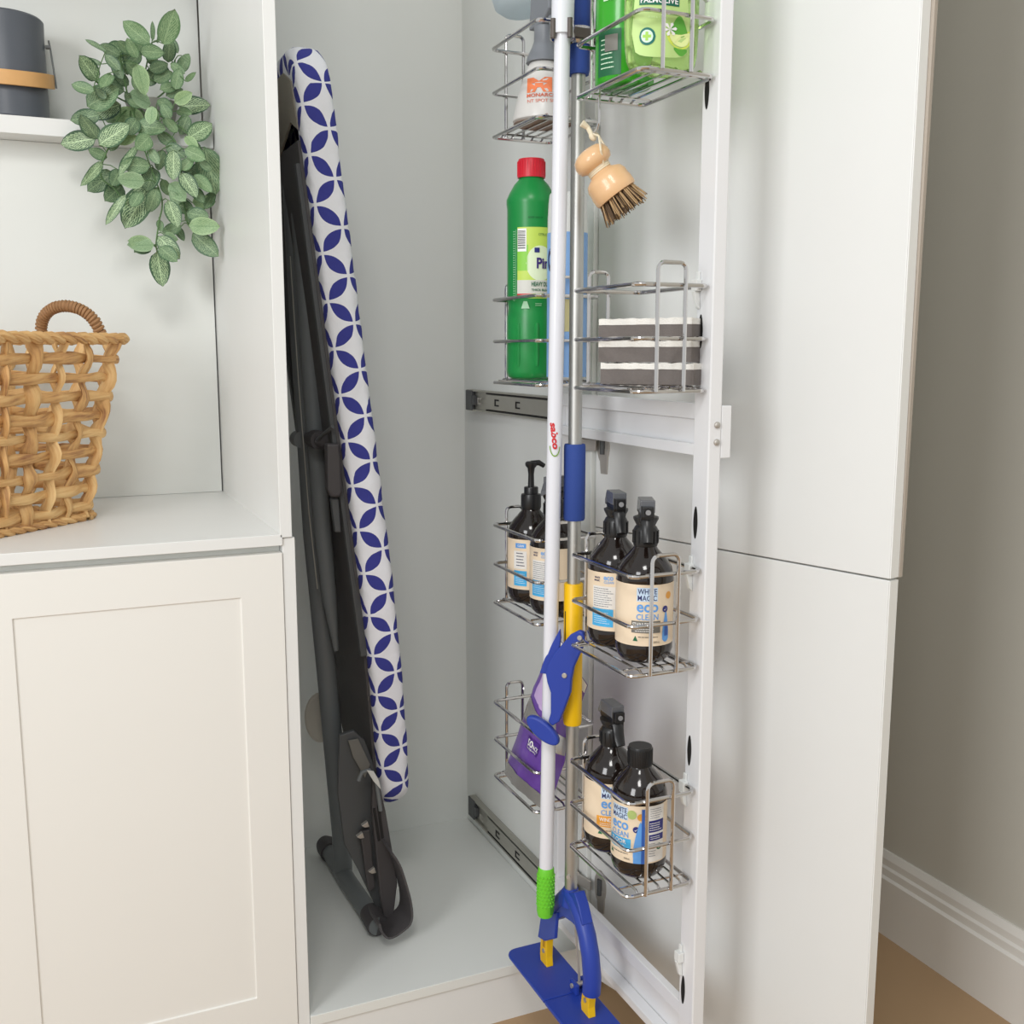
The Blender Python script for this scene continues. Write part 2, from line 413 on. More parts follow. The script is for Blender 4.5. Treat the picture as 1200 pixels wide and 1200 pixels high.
# open doors (hinged on the right side, swung past square)
PH = Vector((.748, 1.376, 0)); DA = R(16.1); DD = Vector((math.sin(DA), -math.cos(DA), 0)); DN = Vector((math.cos(DA), math.sin(DA), 0))
def door(z0, z1, w, with_strip):
    m = Matrix(((DD.x, DN.x, 0, PH.x), (DD.y, DN.y, 0, PH.y), (0,0,1,0), (0,0,0,1)))
    mb = MB(o0); mb.box((0, 0, z0), (w, .018, z1), m)
    d = obj('door', mb, M_MELA, tc_, bevel=.001)
    mb = MB(o0); mb.box((w+.0003, .0006, z0+.0006), (w+.0016, .0175, z1-.0006), m); obj('edge_band', mb, M_EDGE, d)
    if with_strip:
        # tapering beige strip, a touch wider than the door, showing past its edge
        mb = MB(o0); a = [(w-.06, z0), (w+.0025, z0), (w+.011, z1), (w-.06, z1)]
        mb.prism([m @ Vector((x, .0185, z)) for x, z in a], DN*.006); obj('edge_strip', mb, M_GREYEDGE, d, label='beige-grey strip past the door edge')
    return d, m
d_low, dm = door(.045, .7745, .484, False)
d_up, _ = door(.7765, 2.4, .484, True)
def hinge(parent, z, ds=0):
    mb = MB(o0); outl = []
    for k in range(24):
        a = 2*math.pi*k/24; outl.append((.022 + ds + .0130*math.cos(a), z + .028*math.sin(a)))
    mb.prism([dm @ Vector((x, -.0015, zz)) for x, zz in outl], DN*.0013)
    mb.prism([dm @ Vector((x, -.0022, zz)) for x, zz in ((.018+ds,z-.042),(.031+ds,z-.042),(.033+ds,z-.005),(.014+ds,z-.005))], DN*.002)
    h = obj('hinge_plate', mb, M_NICKEL, parent, bevel=.0006)
    mb = MB(o0)
    mb.tube([dm @ Vector((.022+ds, -.0025, z-.013)), dm @ Vector((.022+ds, -.0025, z+.013))], .0042, 14); obj('hinge_cup', mb, M_DGREY2, parent, smooth=True)
    mb = MB(o0); mb.box((XR-.016, 1.392, z-.010), (XR-.006, 1.46, z+.010)); mb.box((XR-.0045, 1.405, z-.030), (XR-.0004, 1.435, z+.030))
    mb.prism([(XR-.012, 1.395, z-.009), (XR-.012, 1.395, z+.009), (XR-.003, 1.362, z+.008), (XR-.003, 1.362, z-.008)], (.004, .003, 0))
    obj('hinge_arm', mb, M_NICKEL, parent, bevel=.0008)
    for dz in (-.020, .020):
        obj('screw', MB(o0).ball((XR-.005, 1.42, z+dz), .004), M_STEEL, parent, smooth=True)
hinge(d_up, .900, -.006); hinge(d_low, .205)

# ================================================================== PULL-OUT RACK
XF = .70
o0 = (.70, 1.03, .11)
rk = thing('pullout_rack', 'white steel pull-out frame drawn forward on runners', 'rack', o0)
# front post: hollow profile, with lens shaped slots
box_obj('front_post', (XF, 1.016, .112), (XF+.017, 1.048, 2.2), M_STEELW, rk, o0, .0015)
for z in (.232, .552, .836, 1.060, 1.325, 1.60):
    mb = MB(o0); pts = []
    for k in range(20):
        t = 2*math.pi*k/20; pts.append((XF-.0006, 1.0385+.0042*math.cos(t), z+.0195*math.sin(t)*abs(math.sin(t))**.3))
    mb.prism(pts, (.0010, 0, 0)); obj('slot', mb, M_DARK, rk, label='dark lens-shaped slot in the post')
box_obj('back_post', (XF+.002, 1.403, .140), (XF+.017, 1.428, 2.2), M_STEELW, rk, o0, .0015)
mb = MB(o0)   # mid rail: stepped channel
mb.box((XF+.004, 1.0485, .958), (XF+.013, 1.4025, .977)); mb.box((XF+.010, 1.0485, .917), (XF+.016, 1.4025, .9575))
mb.prism([(XF+.0095, 1.0485, .929), (XF+.002, 1.0485, .9285), (XF+.002, 1.0485, .915), (XF+.0095, 1.0485, .915)], (0, .354, 0))
obj('middle_rail', mb, M_STEELW, rk, bevel=.001)
mb = MB(o0)
mb.box((XF+.002, 1.0485, .190), (XF+.013, 1.4025, .209)); mb.box((XF+.009, 1.0485, .150), (XF+.015, 1.4025, .1895))
mb.prism([(XF+.0085, 1.0485, .152), (XF-.006, 1.0485, .149), (XF-.006, 1.0485, .136), (XF+.0085, 1.0485, .136)], (0, .354, 0))
obj('bottom_rail', mb, M_STEELW, rk, bevel=.001)
box_obj('top_rail', (XF+.004, 1.0485, 1.95), (XF+.013, 1.4025, 1.99), M_STEELW, rk, o0, .001)
box_obj('door_bracket', (XF+.0175, 1.0165, .914), (XF+.031, 1.045, .975), M_STEELW, rk, o0, .001)
for z in (.953, .933):
    mb = MB(o0); mb.lathe([(.0040,0),(.0038,.0018),(.0026,.0030),(.0001,.0034)], 14, (XF+.0105, 1.0160, z), m=Matrix.Rotation(R(90), 4, 'X'))
    obj('screw', mb, M_NICKEL, rk, smooth=True)
def slide(z0, z1):
    h = z1-z0; zm = (z0+z1)/2
    s = obj('runner', MB(o0).box((.7345, 1.40, z0), (.7415, 1.853, z1)).box((.729, 1.40, z0), (.7344, 1.853, z0+.003)).box((.729, 1.40, z1-.003), (.7344, 1.853, z1)), M_STEEL, rk, bevel=.0005)
    obj('inner_channel', MB(o0).box((.7295, 1.16, zm-.013), (.7340, 1.760, zm+.013)), M_STEEL, s, bevel=.0005)
    obj('end_stop', MB(o0).box((.7270, 1.823, z0+.001), (.7342, 1.8535, z1-.001)).box((.7272, 1.813, zm-.009), (.7342, 1.8228, zm+.009)), M_DGREY2, s, bevel=.0008)
    for yy in (1.79, 1.71, 1.62):
        obj('punched_tab', MB(o0).box((.7286, yy-.010, zm-.006), (.7293, yy+.008, zm-.0035)).box((.7286, yy-.010, zm+.0035), (.7293, yy+.008, zm+.006)).box((.7286, yy+.004, zm-.0035), (.7293, yy+.008, zm+.0035)), M_DARK if yy < 1.75 else M_NICKEL, s)
    for zz in (z0+.0045, z1-.0045):
        obj('ball_track', MB(o0).box((.7298, 1.40, zz-.0012), (.7344, 1.76, zz+.0012)), M_DARK, s)
    # the drawer member that carries the frame
    obj('drawer_member', MB(o0).box((.7185, 1.055, zm-.010), (.7288, 1.41, zm+.010)), M_STEEL, s, bevel=.0005)
slide(.928, .967); slide(.120, .161)
def clip(y, z):
    mb = MB(o0)
    mb.box((XF-.008, y-.006, z-.006), (XF-.0003, y+.005, z+.007)); mb.box((XF-.003, y-.003, z+.005), (XF-.0003, y+.003, z+.016))
    mb.prism([(XF-.0003, y+.004, z-.006), (XF-.009, y+.003, z-.006), (XF-.0045, y+.002, z-.024), (XF-.0003, y+.002, z-.027)], (0, -.006, 0))
    obj('basket_clip', mb, M_GREYW, rk, bevel=.0008)
for z in (.505, .779, 1.112, 1.447, .276): clip(1.044, z)
for z in (.505, .779, 1.112, 1.447): clip(1.408, z)
# cross bar with two spring clips that hold the poles
obj('tool_bar', MB(o0).box((.660, 1.222, 1.425), (.666, 1.232, 1.432)).box((.664, 1.182, 1.410), (.667, 1.268, 1.440)).box((.665, 1.18, 1.4485), (.704, 1.272, 1.4525)).box((.664, 1.18, 1.438), (.667, 1.272, 1.4525)).box((.7005, 1.05, 1.441), (.7045, 1.402, 1.4525)), M_STEELW, rk, bevel=.0008)

# ================================================================== WIRE BASKETS
BW, BL, BH = .098, .158, .118
def round_loop(x0, x1, y0, y1, z, r=.010, n=5):
    P = []
    for cx, cy, a0 in ((x1-r, y1-r, 0), (x0+r, y1-r, 90), (x0+r, y0+r, 180), (x1-r, y0+r, 270)):
        for k in range(n+1):
            a = R(a0 + 90*k/n); P.append((cx+r*math.cos(a), cy+r*math.sin(a), z))
    return P
def make_basket(label, loc):
    t = thing('wire_basket', label, 'wire basket', loc, group='chrome wire baskets on the pull-out rack')
    for nm, z, r in (('bottom_rail', 0, .0024), ('middle_rail', .059, .0024), ('top_rail', BH, .0026)):
        obj(nm, MB().tube(round_loop(.0025, BW-.002, .0025, BL-.0025, z), r, 8, True), M_CHROME, t, smooth=True)
    for k in range(5):
        x = .018 + k*.0155
        obj('floor_wire', MB().tube([(x, .0035, .0015), (x, .008, .0046), (x, BL-.008, .0046), (x, BL-.0035, .0015)], .0015, 6), M_CHROME, t, smooth=True)
    for y in (.022, BL-.022):
        obj('cross_wire', MB().tube([(.004, y, .0024), (BW-.004, y, .0024)], .0015, 6), M_CHROME, t, smooth=True)
    for y, s in ((.0, -1), (BL, 1)):
        yy = y - s*.0002 + s*.0024; x0, x1, zt, r = (.026, .062, BH+.024, .008) if s < 0 else (.027, .054, BH+.024, .007)
        P = [(x0, yy, .0)]
        for cx, a0 in ((x0+r, 180), (x1-r, 90)):
            for k in range(5):
                a = R(a0 - 90*k/4); P.append((cx+r*math.cos(a), yy, zt-r+r*math.sin(a)))
        P.append((x1, yy, 0))
        obj('end_hoop', MB().tube(P, .0024, 8), M_CHROME, t, smooth=True)
    return t
YF, YB = 1.016, 1.2725
rows = {1: 1.336, 2: .9925, 3: .6635, 4: .389}
lab = {(1,'f'): 'top wire basket, holding the clear green bottle', (1,'b'): 'top rear wire basket behind the white pole, holding the white spray bottle',
       (2,'f'): 'wire basket holding the stack of grey sponges', (2,'b'): 'wire basket holding the green bottle with the red cap',
       (3,'f'): 'wire basket holding two dark trigger bottles with cream labels', (3,'b'): 'wire basket holding the dark pump bottle',
       (4,'f'): 'wire basket near the bottom holding the dark bottle with a black screw cap', (4,'b'): 'wire basket near the bottom holding the purple packet'}
bk = None
for rw, z in rows.items():
    for cc, y in (('f', YF), ('b', YB)):
        if bk is None: bk = make_basket(lab[(rw, cc)], (.600, y, z))
        else:
            c = copy_tree(bk); c.location = (.600, y, z); c['label'] = lab[(rw, cc)]

# ================================================================== AMBER BOTTLES
AB = .0345
def bottle_body(t, neck_h=.145):
    r = AB
    pr = [(.001, .0), (.020, .0), (.027, .0015), (.0318, .007), (r, .016), (r, .022), (r-.0004, .0235), (r-.0004, .0985), (r, .100),
          (r-.0006, .106), (.0318, .114), (.0265, .1225), (.0195, .1305), (.0145, .136), (.0125, .141), (.0122, neck_h), (.001, neck_h)]
    return obj('bottle_body', MB().lathe(pr, 40), M_AMBER, t, smooth=True, angle=60)
def label_band(t, th0, span=1.94*math.pi):
    w = Wrap(AB-.0004, th0); mb = MB(); h = (AB)*span/2
    vs = []; n = 48
    for i in range(n+1):
        u = -h + 2*h*i/n; vs += [w(u, .0242, .0005), w(u, .098, .0005)]
    mb.add(vs, [(2*i, 2*i+2, 2*i+3, 2*i+1) for i in range(n)])
    l = obj('label', mb, M_BEIGE, t, smooth=True, label='cream paper label'); return l, Wrap(AB+.0001, th0)
def front_art(l, w, u, prod, colr, sub=True):
    V = .0245
    mb = MB(); patch(mb, w, u-.0125, u+.0125, V+.0535, V+.070, .0003); obj('print_panel', mb, ink('pale_sky', (200, 222, 244)), l)
    mb = MB(); letters(mb, w, 'WHITE', u, V+.0655, .0225, .0065, bold=.008); letters(mb, w, 'MAGIC', u, V+.0577, .0225, .0065, bold=.008); obj('lettering', mb, I_NAVY, l)
    mb = MB(); letters(mb, w, 'eco', u+.0005, V+.0455, .0255, .0095, bold=.02); letters(mb, w, 'CLEAN', u+.0005, V+.0350, .0260, .0072, bold=.01); obj('lettering', mb, I_SKY, l)
    mb = MB(); patch(mb, w, u-.0185, u+.0165, V+.0155, V+.0300, .0003); obj('print_panel', mb, colr, l)
    mb = MB(); letters(mb, w, prod, u-.001, V+.0255, min(.032, .0046*len(prod)), .0052, bold=.02); textlines(mb, w, u-.014, u+.014, V+.0165, V+.0215, 2, seed=4); obj('lettering', mb, I_WHITE, l)
    mb = MB(); letters(mb, w, '500mL', u+.012, V+.0045, .008, .0024); textlines(mb, w, u-.010, u+.016, V+.0095, V+.0118, 1, seed=5); obj('lettering', mb, I_BLACK, l)
    mb = MB(); mb.add([w(u-.0165, V+.0055, .0004), w(u-.0105, V+.0055, .0004), w(u-.0135, V+.012, .0004)], [(0,1,2)]); obj('emblem', mb, I_DG, l, label='small green triangle mark')
    # blue bottle picture with a round tick badge at the right of the front
    mb = MB(); patch(mb, w, u+.0195, u+.0295, 0, 0, .0004, 10, lambda q: (V+.0035+.004*(2*q-1)**2, V+.0165+.026*max(0, 1-abs(2*q-1)**1.3)))
    obj('print_picture', mb, I_SKY, l); mb = MB(); patch(mb, w, u+.0225, u+.0285, V+.011, V+.024, .0006, 4); obj('print_picture', mb, ink('mid_blue', (52, 96, 176)), l)
    mb = MB(); disc(mb, w, u+.0230, V+.0435, .0040, .0007); obj('badge', mb, I_DBLUE, l)
    mb = MB(); mb.add([w(u+.0206, V+.0437, .001), w(u+.0222, V+.0415, .001), w(u+.0255, V+.0455, .001), w(u+.0222, V+.0425, .001)], [(0,1,2,3)]); obj('badge', mb, I_WHITE, l)
    mb = MB(); disc(mb, w, u+.0285, V+.0595, .0045, .0004); obj('badge', mb, ink('orange_badge', (222, 158, 66)), l)
def back_art(l, w, u, small=True, head=True):
    V = .0245
    if small:
        mb = MB(); patch(mb, w, u-.016, u+.015, V+.028, V+.056, .0003); obj('print_panel', mb, ink('paper', (232, 230, 226)), l)
        mb = MB(); textlines(mb, w, u-.0145, u+.013, V+.0295, V+.0545, 9, seed=int(u*1e4)+3, th=.28); obj('lettering', mb, I_TXT, l)
        mb = MB(); letters(mb, w, 'WHITE', u-.0095, V+.0665, .0085, .0024, bold=.02); letters(mb, w, 'MAGIC', u-.0095, V+.0630, .0085, .0024, bold=.02); obj('lettering', mb, I_NAVY, l)
        mb = MB(); letters(mb, w, 'eco', u+.006, V+.0665, .0125, .0050, bold=.03); letters(mb, w, 'CLEAN', u+.0065, V+.0615, .0125, .0032, bold=.02); obj('lettering', mb, I_PBL, l)
    else:
        mb = MB(); patch(mb, w, u-.014, u+.003, V+.061, V+.068, .0003); obj('print_panel', mb, I_SKY, l)
        mb = MB(); letters(mb, w, 'CLEAN', u-.0055, V+.0645, .010, .0032, bold=.02); obj('lettering', mb, I_WHITE, l)
        mb = MB(); patch(mb, w, u-.017, u+.004, V+.030, V+.0565, .0003); obj('print_panel', mb, ink('paper', (232, 230, 226)), l)
        mb = MB(); textlines(mb, w, u-.0125, u+.001, V+.033, V+.0555, 5, seed=8, th=.30); obj('lettering', mb, ink('bold_text', (70, 74, 96)), l)
    mb = MB(); patch(mb, w, u-.017, u+.0125 if small else u+.004, V+.005, V+.0275, .0003); obj('print_panel', mb, I_LBL, l)
    mb = MB(); textlines(mb, w, u-.014, u+.008 if small else u+.002, V+.008, V+.024, 6, seed=6, th=.18); obj('lettering', mb, I_WHITE, l)
def trigger(t, ang, glossy=True):
    """trigger spray head; ang = direction of the nozzle"""
    m = Matrix.Translation((0, 0, -.008)) @ Matrix.Rotation(ang, 4, 'Z')
    g = M_BLACK
    mb = MB(); mb.lathe([(.0142,.139),(.0148,.142),(.0148,.158),(.0128,.162),(.0108,.164),(.0001,.164)], 24); c = obj('collar', mb, g, t, smooth=True)
    mb = MB()
    for k in range(14):
        a = 2*math.pi*k/14; mb.box((.0142, -.0008, .1425), (.0158, .0008, .1575), Matrix.Rotation(a, 4, 'Z'))
    obj('grip_rib', mb, g, c)
    obj('head_flare', MB().lathe([(.0112,.1605),(.0116,.163),(.0158,.1710),(.0160,.1735),(.0130,.1745),(.001,.1745)], 20, sx=1.02, sy=.95, rot=ang), g, t, smooth=True)
    mb = MB(); mb.box((-.016, -.0088, .188), (.0185, .0088, .2035), m); mb.prism([m @ Vector(p) for p in ((-.016,-.0088,.188),(-.0235,-.0088,.184),(-.0235,-.0088,.190),(-.016,-.0088,.2035))], m @ Vector((0,.0176,0)))
    obj('head_cover', mb, mat('smoky_plastic', (92, 94, 98), .25, coat=.3), t, bevel=.0012, label='smoke grey head cover')
    mb = MB(); mb.box((-.008, -.007, .162), (.010, .007, .178), m); mb.box((-.0125, -.0085, .174), (.014, .0085, .1765), m)
    mb.prism([m @ Vector(p) for p in ((-.019,-.008,.184),(-.012,-.008,.176),(.014,-.008,.177),(.020,-.008,.183),(.020,-.008,.197),(-.010,-.008,.201),(-.017,-.008,.197))], m @ Vector((0,.016,0)))
    obj('spray_head', mb, g, t, bevel=.0018, seg=3)
    mb = MB(); mb.tube([m @ Vector((.018,0,.190)), m @ Vector((.025,0,.190))], .0068, 4); mb.box((.0195,-.0065,.1835), (.0250,.0065,.1965), m)
    nz = obj('nozzle', mb, g, t, bevel=.001)
    obj('nozzle_tip', MB().tube([m @ Vector((.0248,0,.190)), m @ Vector((.0262,0,.190))], .0032, 14), ink('tip_grey', (140, 140, 142)), nz, smooth=True)
    mb = MB(); mb.tube([m @ Vector(p) for p in ((.013,0,.182),(.019,0,.176),(.021,0,.168),(.024,0,.160),(.028,0,.154))], [.0045,.0045,.0042,.004,.0035], 10, flat=(1, 1.7))
    obj('trigger', mb, g, t, smooth=True)
def cam_dir(p): return math.atan2(-p[1], -p[0])
BX = .646
def amber(nm, lab_, y, row, kind):
    loc = (BX, y, rows[row] + .0062)
    t = thing(nm, lab_, 'bottle', loc, group=None); bottle_body(t); return t, cam_dir(loc)
t, a = amber('spray_bottle', 'dark trigger bottle with the stainless cleaner label facing out, nearest of its basket', 1.0625, 3, 0)
l, w = label_band(t, a); front_art(l, w, .0035, 'STAINLESS STEEL', I_GREY); trigger(t, a+.1)
t, a = amber('spray_bottle', 'dark trigger bottle with its small-print back label showing, behind the front one', 1.1345, 3, 0)
l, w = label_band(t, a); back_art(l, w, -.014); trigger(t, a+.25)
t, a = amber('spray_bottle', 'dark trigger bottle with an orange WINDOW band, behind the screw-capped bottle', 1.1375, 4, 0)
l, w = label_band(t, a); front_art(l, w, .0005, 'WINDOW', I_ORG); trigger(t, a+.45)
t, a = amber('refill_bottle', 'dark bottle with black screw cap and blue and cream label', 1.0655, 4, 0)
l, w = label_band(t, a); front_art(l, w, -.0260, 'FLOOR', I_LBL)
V = .0245
mb = MB(); patch(mb, w, -.006, .0105, 0, 0, .0008, 10, lambda q: (V+.000, V+.018+.036*max(0, 1-abs(2*q-1)**1.5))); obj('print_picture', mb, I_SKY, l)
mb = MB(); patch(mb, w, .0035, .0105, V+.000, V+.070, .0010, 6); obj('print_panel', mb, ink('mid_blue', (52, 96, 176)), l)
mb = MB(); patch(mb, w, .0105, .034, V+.002, V+.0735, .0010); obj('print_panel', mb, ink('paper', (232, 230, 226)), l)
mb = MB(); patch(mb, w, .0115, .033, V+.040, V+.055, .0013); patch(mb, w, .0125, .033, V+.029, V+.037, .0013); obj('print_panel', mb, I_DBLUE, l)
mb = MB(); textlines(mb, w, .013, .031, V+.0415, V+.053, 4, .0016, seed=3, th=.3); textlines(mb, w, .014, .031, V+.0305, V+.0355, 2, .0016, seed=3, th=.3); obj('lettering', mb, I_WHITE, l)
mb = MB(); textlines(mb, w, .0135, .031, V+.057, V+.071, 5, .0013, seed=9, th=.25); textlines(mb, w, .0125, .022, V+.008, V+.027, 6, .0013, seed=10, th=.25); obj('lettering', mb, I_TXT, l)
mb = MB(); disc(mb, w, .0265, V+.0205, .0042, .0013); obj('badge', mb, I_DG, l)
mb = MB(); disc(mb, w, .0265, V+.0200, .0022, .0016, r2=.0016); obj('badge', mb, I_WHITE, l)
mb = MB(); disc(mb, w, -.0085, V+.062, .0058, .0006); obj('badge', mb, ink('moss', (176, 196, 120)), l)
mb = MB(); mb.lathe([(.0001,.1382),(.0150,.1382),(.0153,.1395),(.0150,.160),(.0142,.1625),(.0001,.1625)], 32)
cp = obj('screw_cap', mb, M_BLACK, t, smooth=True)
mb = MB()
for k in range(32):
    mb.box((.0148, -.0005, .140), (.0157, .0005, .1595), Matrix.Rotation(2*math.pi*k/32, 4, 'Z'))
obj('grip_rib', mb, M_BLACK, cp)
t, a = amber('pump_bottle', 'dark bottle with a black pump, farthest back in its basket', 1.386, 3, 0)
l, w = label_band(t, a); back_art(l, w, -.010, small=False)
mb = MB(); mb.lathe([(.0140,.139),(.0150,.142),(.0150,.158),(.0142,.161),(.0105,.1615),(.0105,.170),(.0098,.1715),(.0001,.1715)], 24); obj('collar', mb, M_BLACK, t, smooth=True)
mb = MB(); mb.lathe([(.0048,.1705),(.0042,.190),(.0055,.199),(.0085,.2025),(.0088,.2065),(.0070,.2085),(.0001,.2090)], 16)
mb.tube([(0,0,.2055), (math.cos(a+1.9)*.012, math.sin(a+1.9)*.012, .2065), (math.cos(a+1.9)*.020, math.sin(a+1.9)*.020, .2015)], [.0045,.0042,.0034], 10); obj('pump_head', mb, M_BLACK, t, smooth=True)
t, a = amber('spray_bottle', 'dark trigger bottle mostly hidden behind the white pole, beside the pump bottle', 1.3085, 3, 0)
l, w = label_band(t, a); back_art(l, w, -.019); trigger(t, a+2.6)

# ================================================================== BLEACH BOTTLE, BLUE BOTTLE
loc = (.646, 1.388, rows[2]+.0062)
t = thing('bleach_bottle', 'green bleach bottle with a red cap', 'bottle', loc); a = cam_dir(loc)
pr = [(.001,0),(.028,0),(.0325,.003),(.0345,.010),(.0345,.085),(.0335,.093),(.0325,.099),(.0325,.102),(.0340,.110),(.0340,.236),(.0350,.243),(.0350,.249),(.0310,.258),(.0240,.270),(.0175,.277),(.0170,.280),(.001,.280)]
bb = obj('bottle_body', MB().lathe(pr, 48, rot=a), M_GREEN, t, smooth=True, angle=60)
for k in (-.55, .25, 1.0):
    ww = Wrap(.0345, a+k); mb = MB(); n = 10; P = [ww(0, .018+.060*i/n, -.0010) for i in range(n+1)]; mb.tube(P, [.0026]+[.0034]*(n-1)+[.0026], 8); obj('grip_ridge', mb, M_GREEN, bb, smooth=True)
mb = MB(); mb.lathe([(.0195,.279),(.0197,.281),(.0190,.302),(.0180,.3045),(.0001,.305)], 36); cp = obj('screw_cap', mb, M_RED, t, smooth=True)
mb = MB()
for k in range(30): mb.box((.0188,-.0005,.2815),(.0200,.0005,.301), Matrix.Rotation(2*math.pi*k/30, 4, 'Z'))
obj('grip_rib', mb, M_RED, cp)
w = Wrap(.0343, a); mb = MB(); patch(mb, w, -.020, .036, .112, .209, .0004, 20); l = obj('label', mb, I_YG, t, label='lime green printed label', smooth=True)
mb = MB(); patch(mb, w, -.020, -.004, .150, .185, .0006); obj('print_panel', mb, ink('leafy', (140, 208, 70)), l)
mb = MB(); disc(mb, w, .013, .160, .020, .0006, 28, .024); obj('print_panel', mb, ink('glow_white', (226, 240, 206)), l)
mb = MB(); patch(mb, w, -.020, .036, .117, .137, .0008, 20); obj('print_panel', mb, ink('silver_grey', (214, 214, 206)), l)
mb = MB(); patch(mb, w, -.020, .036, .1135, .1185, .0010, 20); obj('print_panel', mb, I_RED, l)
mb = MB(); patch(mb, w, -.0195, -.0065, .176, .207, .0008); obj('barcode', mb, I_WHITE, l)
mb = MB(); rn = random.Random(2); zz = .180
while zz < .204:
    h = rn.uniform(.0004, .0014); patch(mb, w, -.019, -.008, zz, zz+h, .0010, 3); zz += h + rn.uniform(.0006, .0015)
obj('barcode', mb, I_BLACK, l)
mb = MB(); letters(mb, w, 'HEAVY DUTY', .0155, .1315, .030, .0062, .0018, bold=.02); letters(mb, w, 'THICK BLEACH', .0155, .1235, .030, .0032, .0018, bold=.02); obj('lettering', mb, I_DG, l)
mb = MB(); letters(mb, w, 'Pine', .0205, .1600, .026, .0150, .0018, bold=.03); obj('lettering', mb, ink('violet', (64, 44, 120)), l)
mb = MB(); patch(mb, w, .0045, .0115, .1745, .1810, .0016, 3); obj('flag', mb, I_DBLUE, l)
mb = MB(); letters(mb, w, 'CITRUS', .0160, .1990, .012, .0032, .0014); obj('lettering', mb, I_DG, l)
mb = MB(); textlines(mb, w, -.0275, -.0235, .108, .205, 30, seed=12, th=.35); patch(mb, w, -.0225, -.0220, .110, .206, .0005, 1); textlines(mb, w, .006, .018, .101, .106, 2, seed=13)
mb.add([w(-.014,.098,.0005), w(-.002,.098,.0005), w(-.0055,.108,.0005), w(-.0105,.108,.0005)], [(0,1,2,3)]); obj('lettering', mb, ink('mint', (168, 214, 176)), t, label='pale green moulded print')
mb = MB(); letters(mb, w, 'EXP 0419', .006, .222, .020, .0022); obj('lettering', mb, ink('stamp', (20, 84, 46)), t)

loc = (.662, 1.306, rows[2]+.0062)
t = thing('cleaner_bottle', 'white bottle with a light blue label behind the white pole', 'bottle', loc); a = cam_dir(loc)
obj('bottle_body', MB().lathe([(.001,0),(.021,0),(.0245,.004),(.0245,.215),(.0235,.236),(.0225,.246),(.0215,.248),(.001,.248)], 36, sx=1.1, sy=1.1), M_GREYW, t, smooth=True, angle=60)
w = Wrap(.0271, a); mb = MB(); patch(mb, w, -.040, .040, .004, .196, .0004, 30); l = obj('label', mb, I_PBL, t, smooth=True)
mb = MB(); letters(mb, w, 'O', -.025, .160, .016, .032, bold=.05); letters(mb, w, 'i', .008, .157, .004, .030, bold=.03); letters(mb, w, 'S', -.024, .127, .003, .005, bold=.03); obj('lettering', mb, I_NAVY, l)
mb = MB(); patch(mb, w, -.027, .012, .065, .108, .0008, 10); obj('print_picture', mb, ink('straw', (198, 190, 140)), l)
mb = MB()
for k in range(26): patch(mb, w, -.028, .020, .008+k*.0020, .0086+k*.0020, .0006, 6)
obj('print_pattern', mb, ink('blue_line', (108, 150, 214)), l)

# ================================================================== SPONGES
for k in range(3):
    d = Vector((.560, -.828, 0)).normalized(); n = Vector((.828, .560, 0)).normalized()
    c = Vector((.6435, 1.0725, 0)) + n*.017 + d*(.000 if k else .003)
    z0 = rows[2] + .0064 + k*.0258
    pos = ('bottom', 'middle', 'top')[k]
    ang = math.atan2(d.y, d.x)
    t = thing('eraser_sponge', 'grey sponge with a white felt layer, %s of its stack' % {'bottom': 'bottom one', 'middle': 'middle one', 'top': 'topmost'}[pos], 'sponge', (c.x, c.y, z0), (0, 0, ang), 'sponges stacked in the basket')
    def slab(z_0, z_1, nx, ny, amp, seed):
        L, D = .0595, .0145; mb = MB(); vs = []; fs = []
        for zi, z in enumerate((z_0, z_1)):
            for j in range(ny+1):
                for i in range(nx+1):
                    x = -L + 2*L*i/nx; y = -D + 2*D*j/ny
                    e = amp*noise.noise(Vector((x*90+seed, y*90, k*7.+zi*3)))
                    vs.append((x, y + (e*.5 if j in (0, ny) else 0), z + e*(1 if zi else .25)))
        N = (nx+1)*(ny+1)
        for j in range(ny):
            for i in range(nx):
                q = j*(nx+1)+i; fs.append((q, q+nx+1, q+nx+2, q+1)); fs.append((N+q, N+q+1, N+q+nx+2, N+q+nx+1))
        for i in range(nx):
            fs.append((i, i+1, N+i+1, N+i)); q = ny*(nx+1)+i; fs.append((q+1, q, N+q, N+q+1))
        for j in range(ny):
            q = j*(nx+1); fs.append((q+nx+1, q, N+q, N+q+nx+1)); q += nx; fs.append((q, q+nx+1, N+q+nx+1, N+q))
        mb.add(vs, fs); return mb
    obj('sponge_layer', slab(0, .0175, 24, 5, .0006, 3), M_SPG, t, label='grey foam layer')
    obj('felt_layer', slab(.0177, .0247, 40, 8, .0016, 9), M_SPW, t, label='white felt layer')

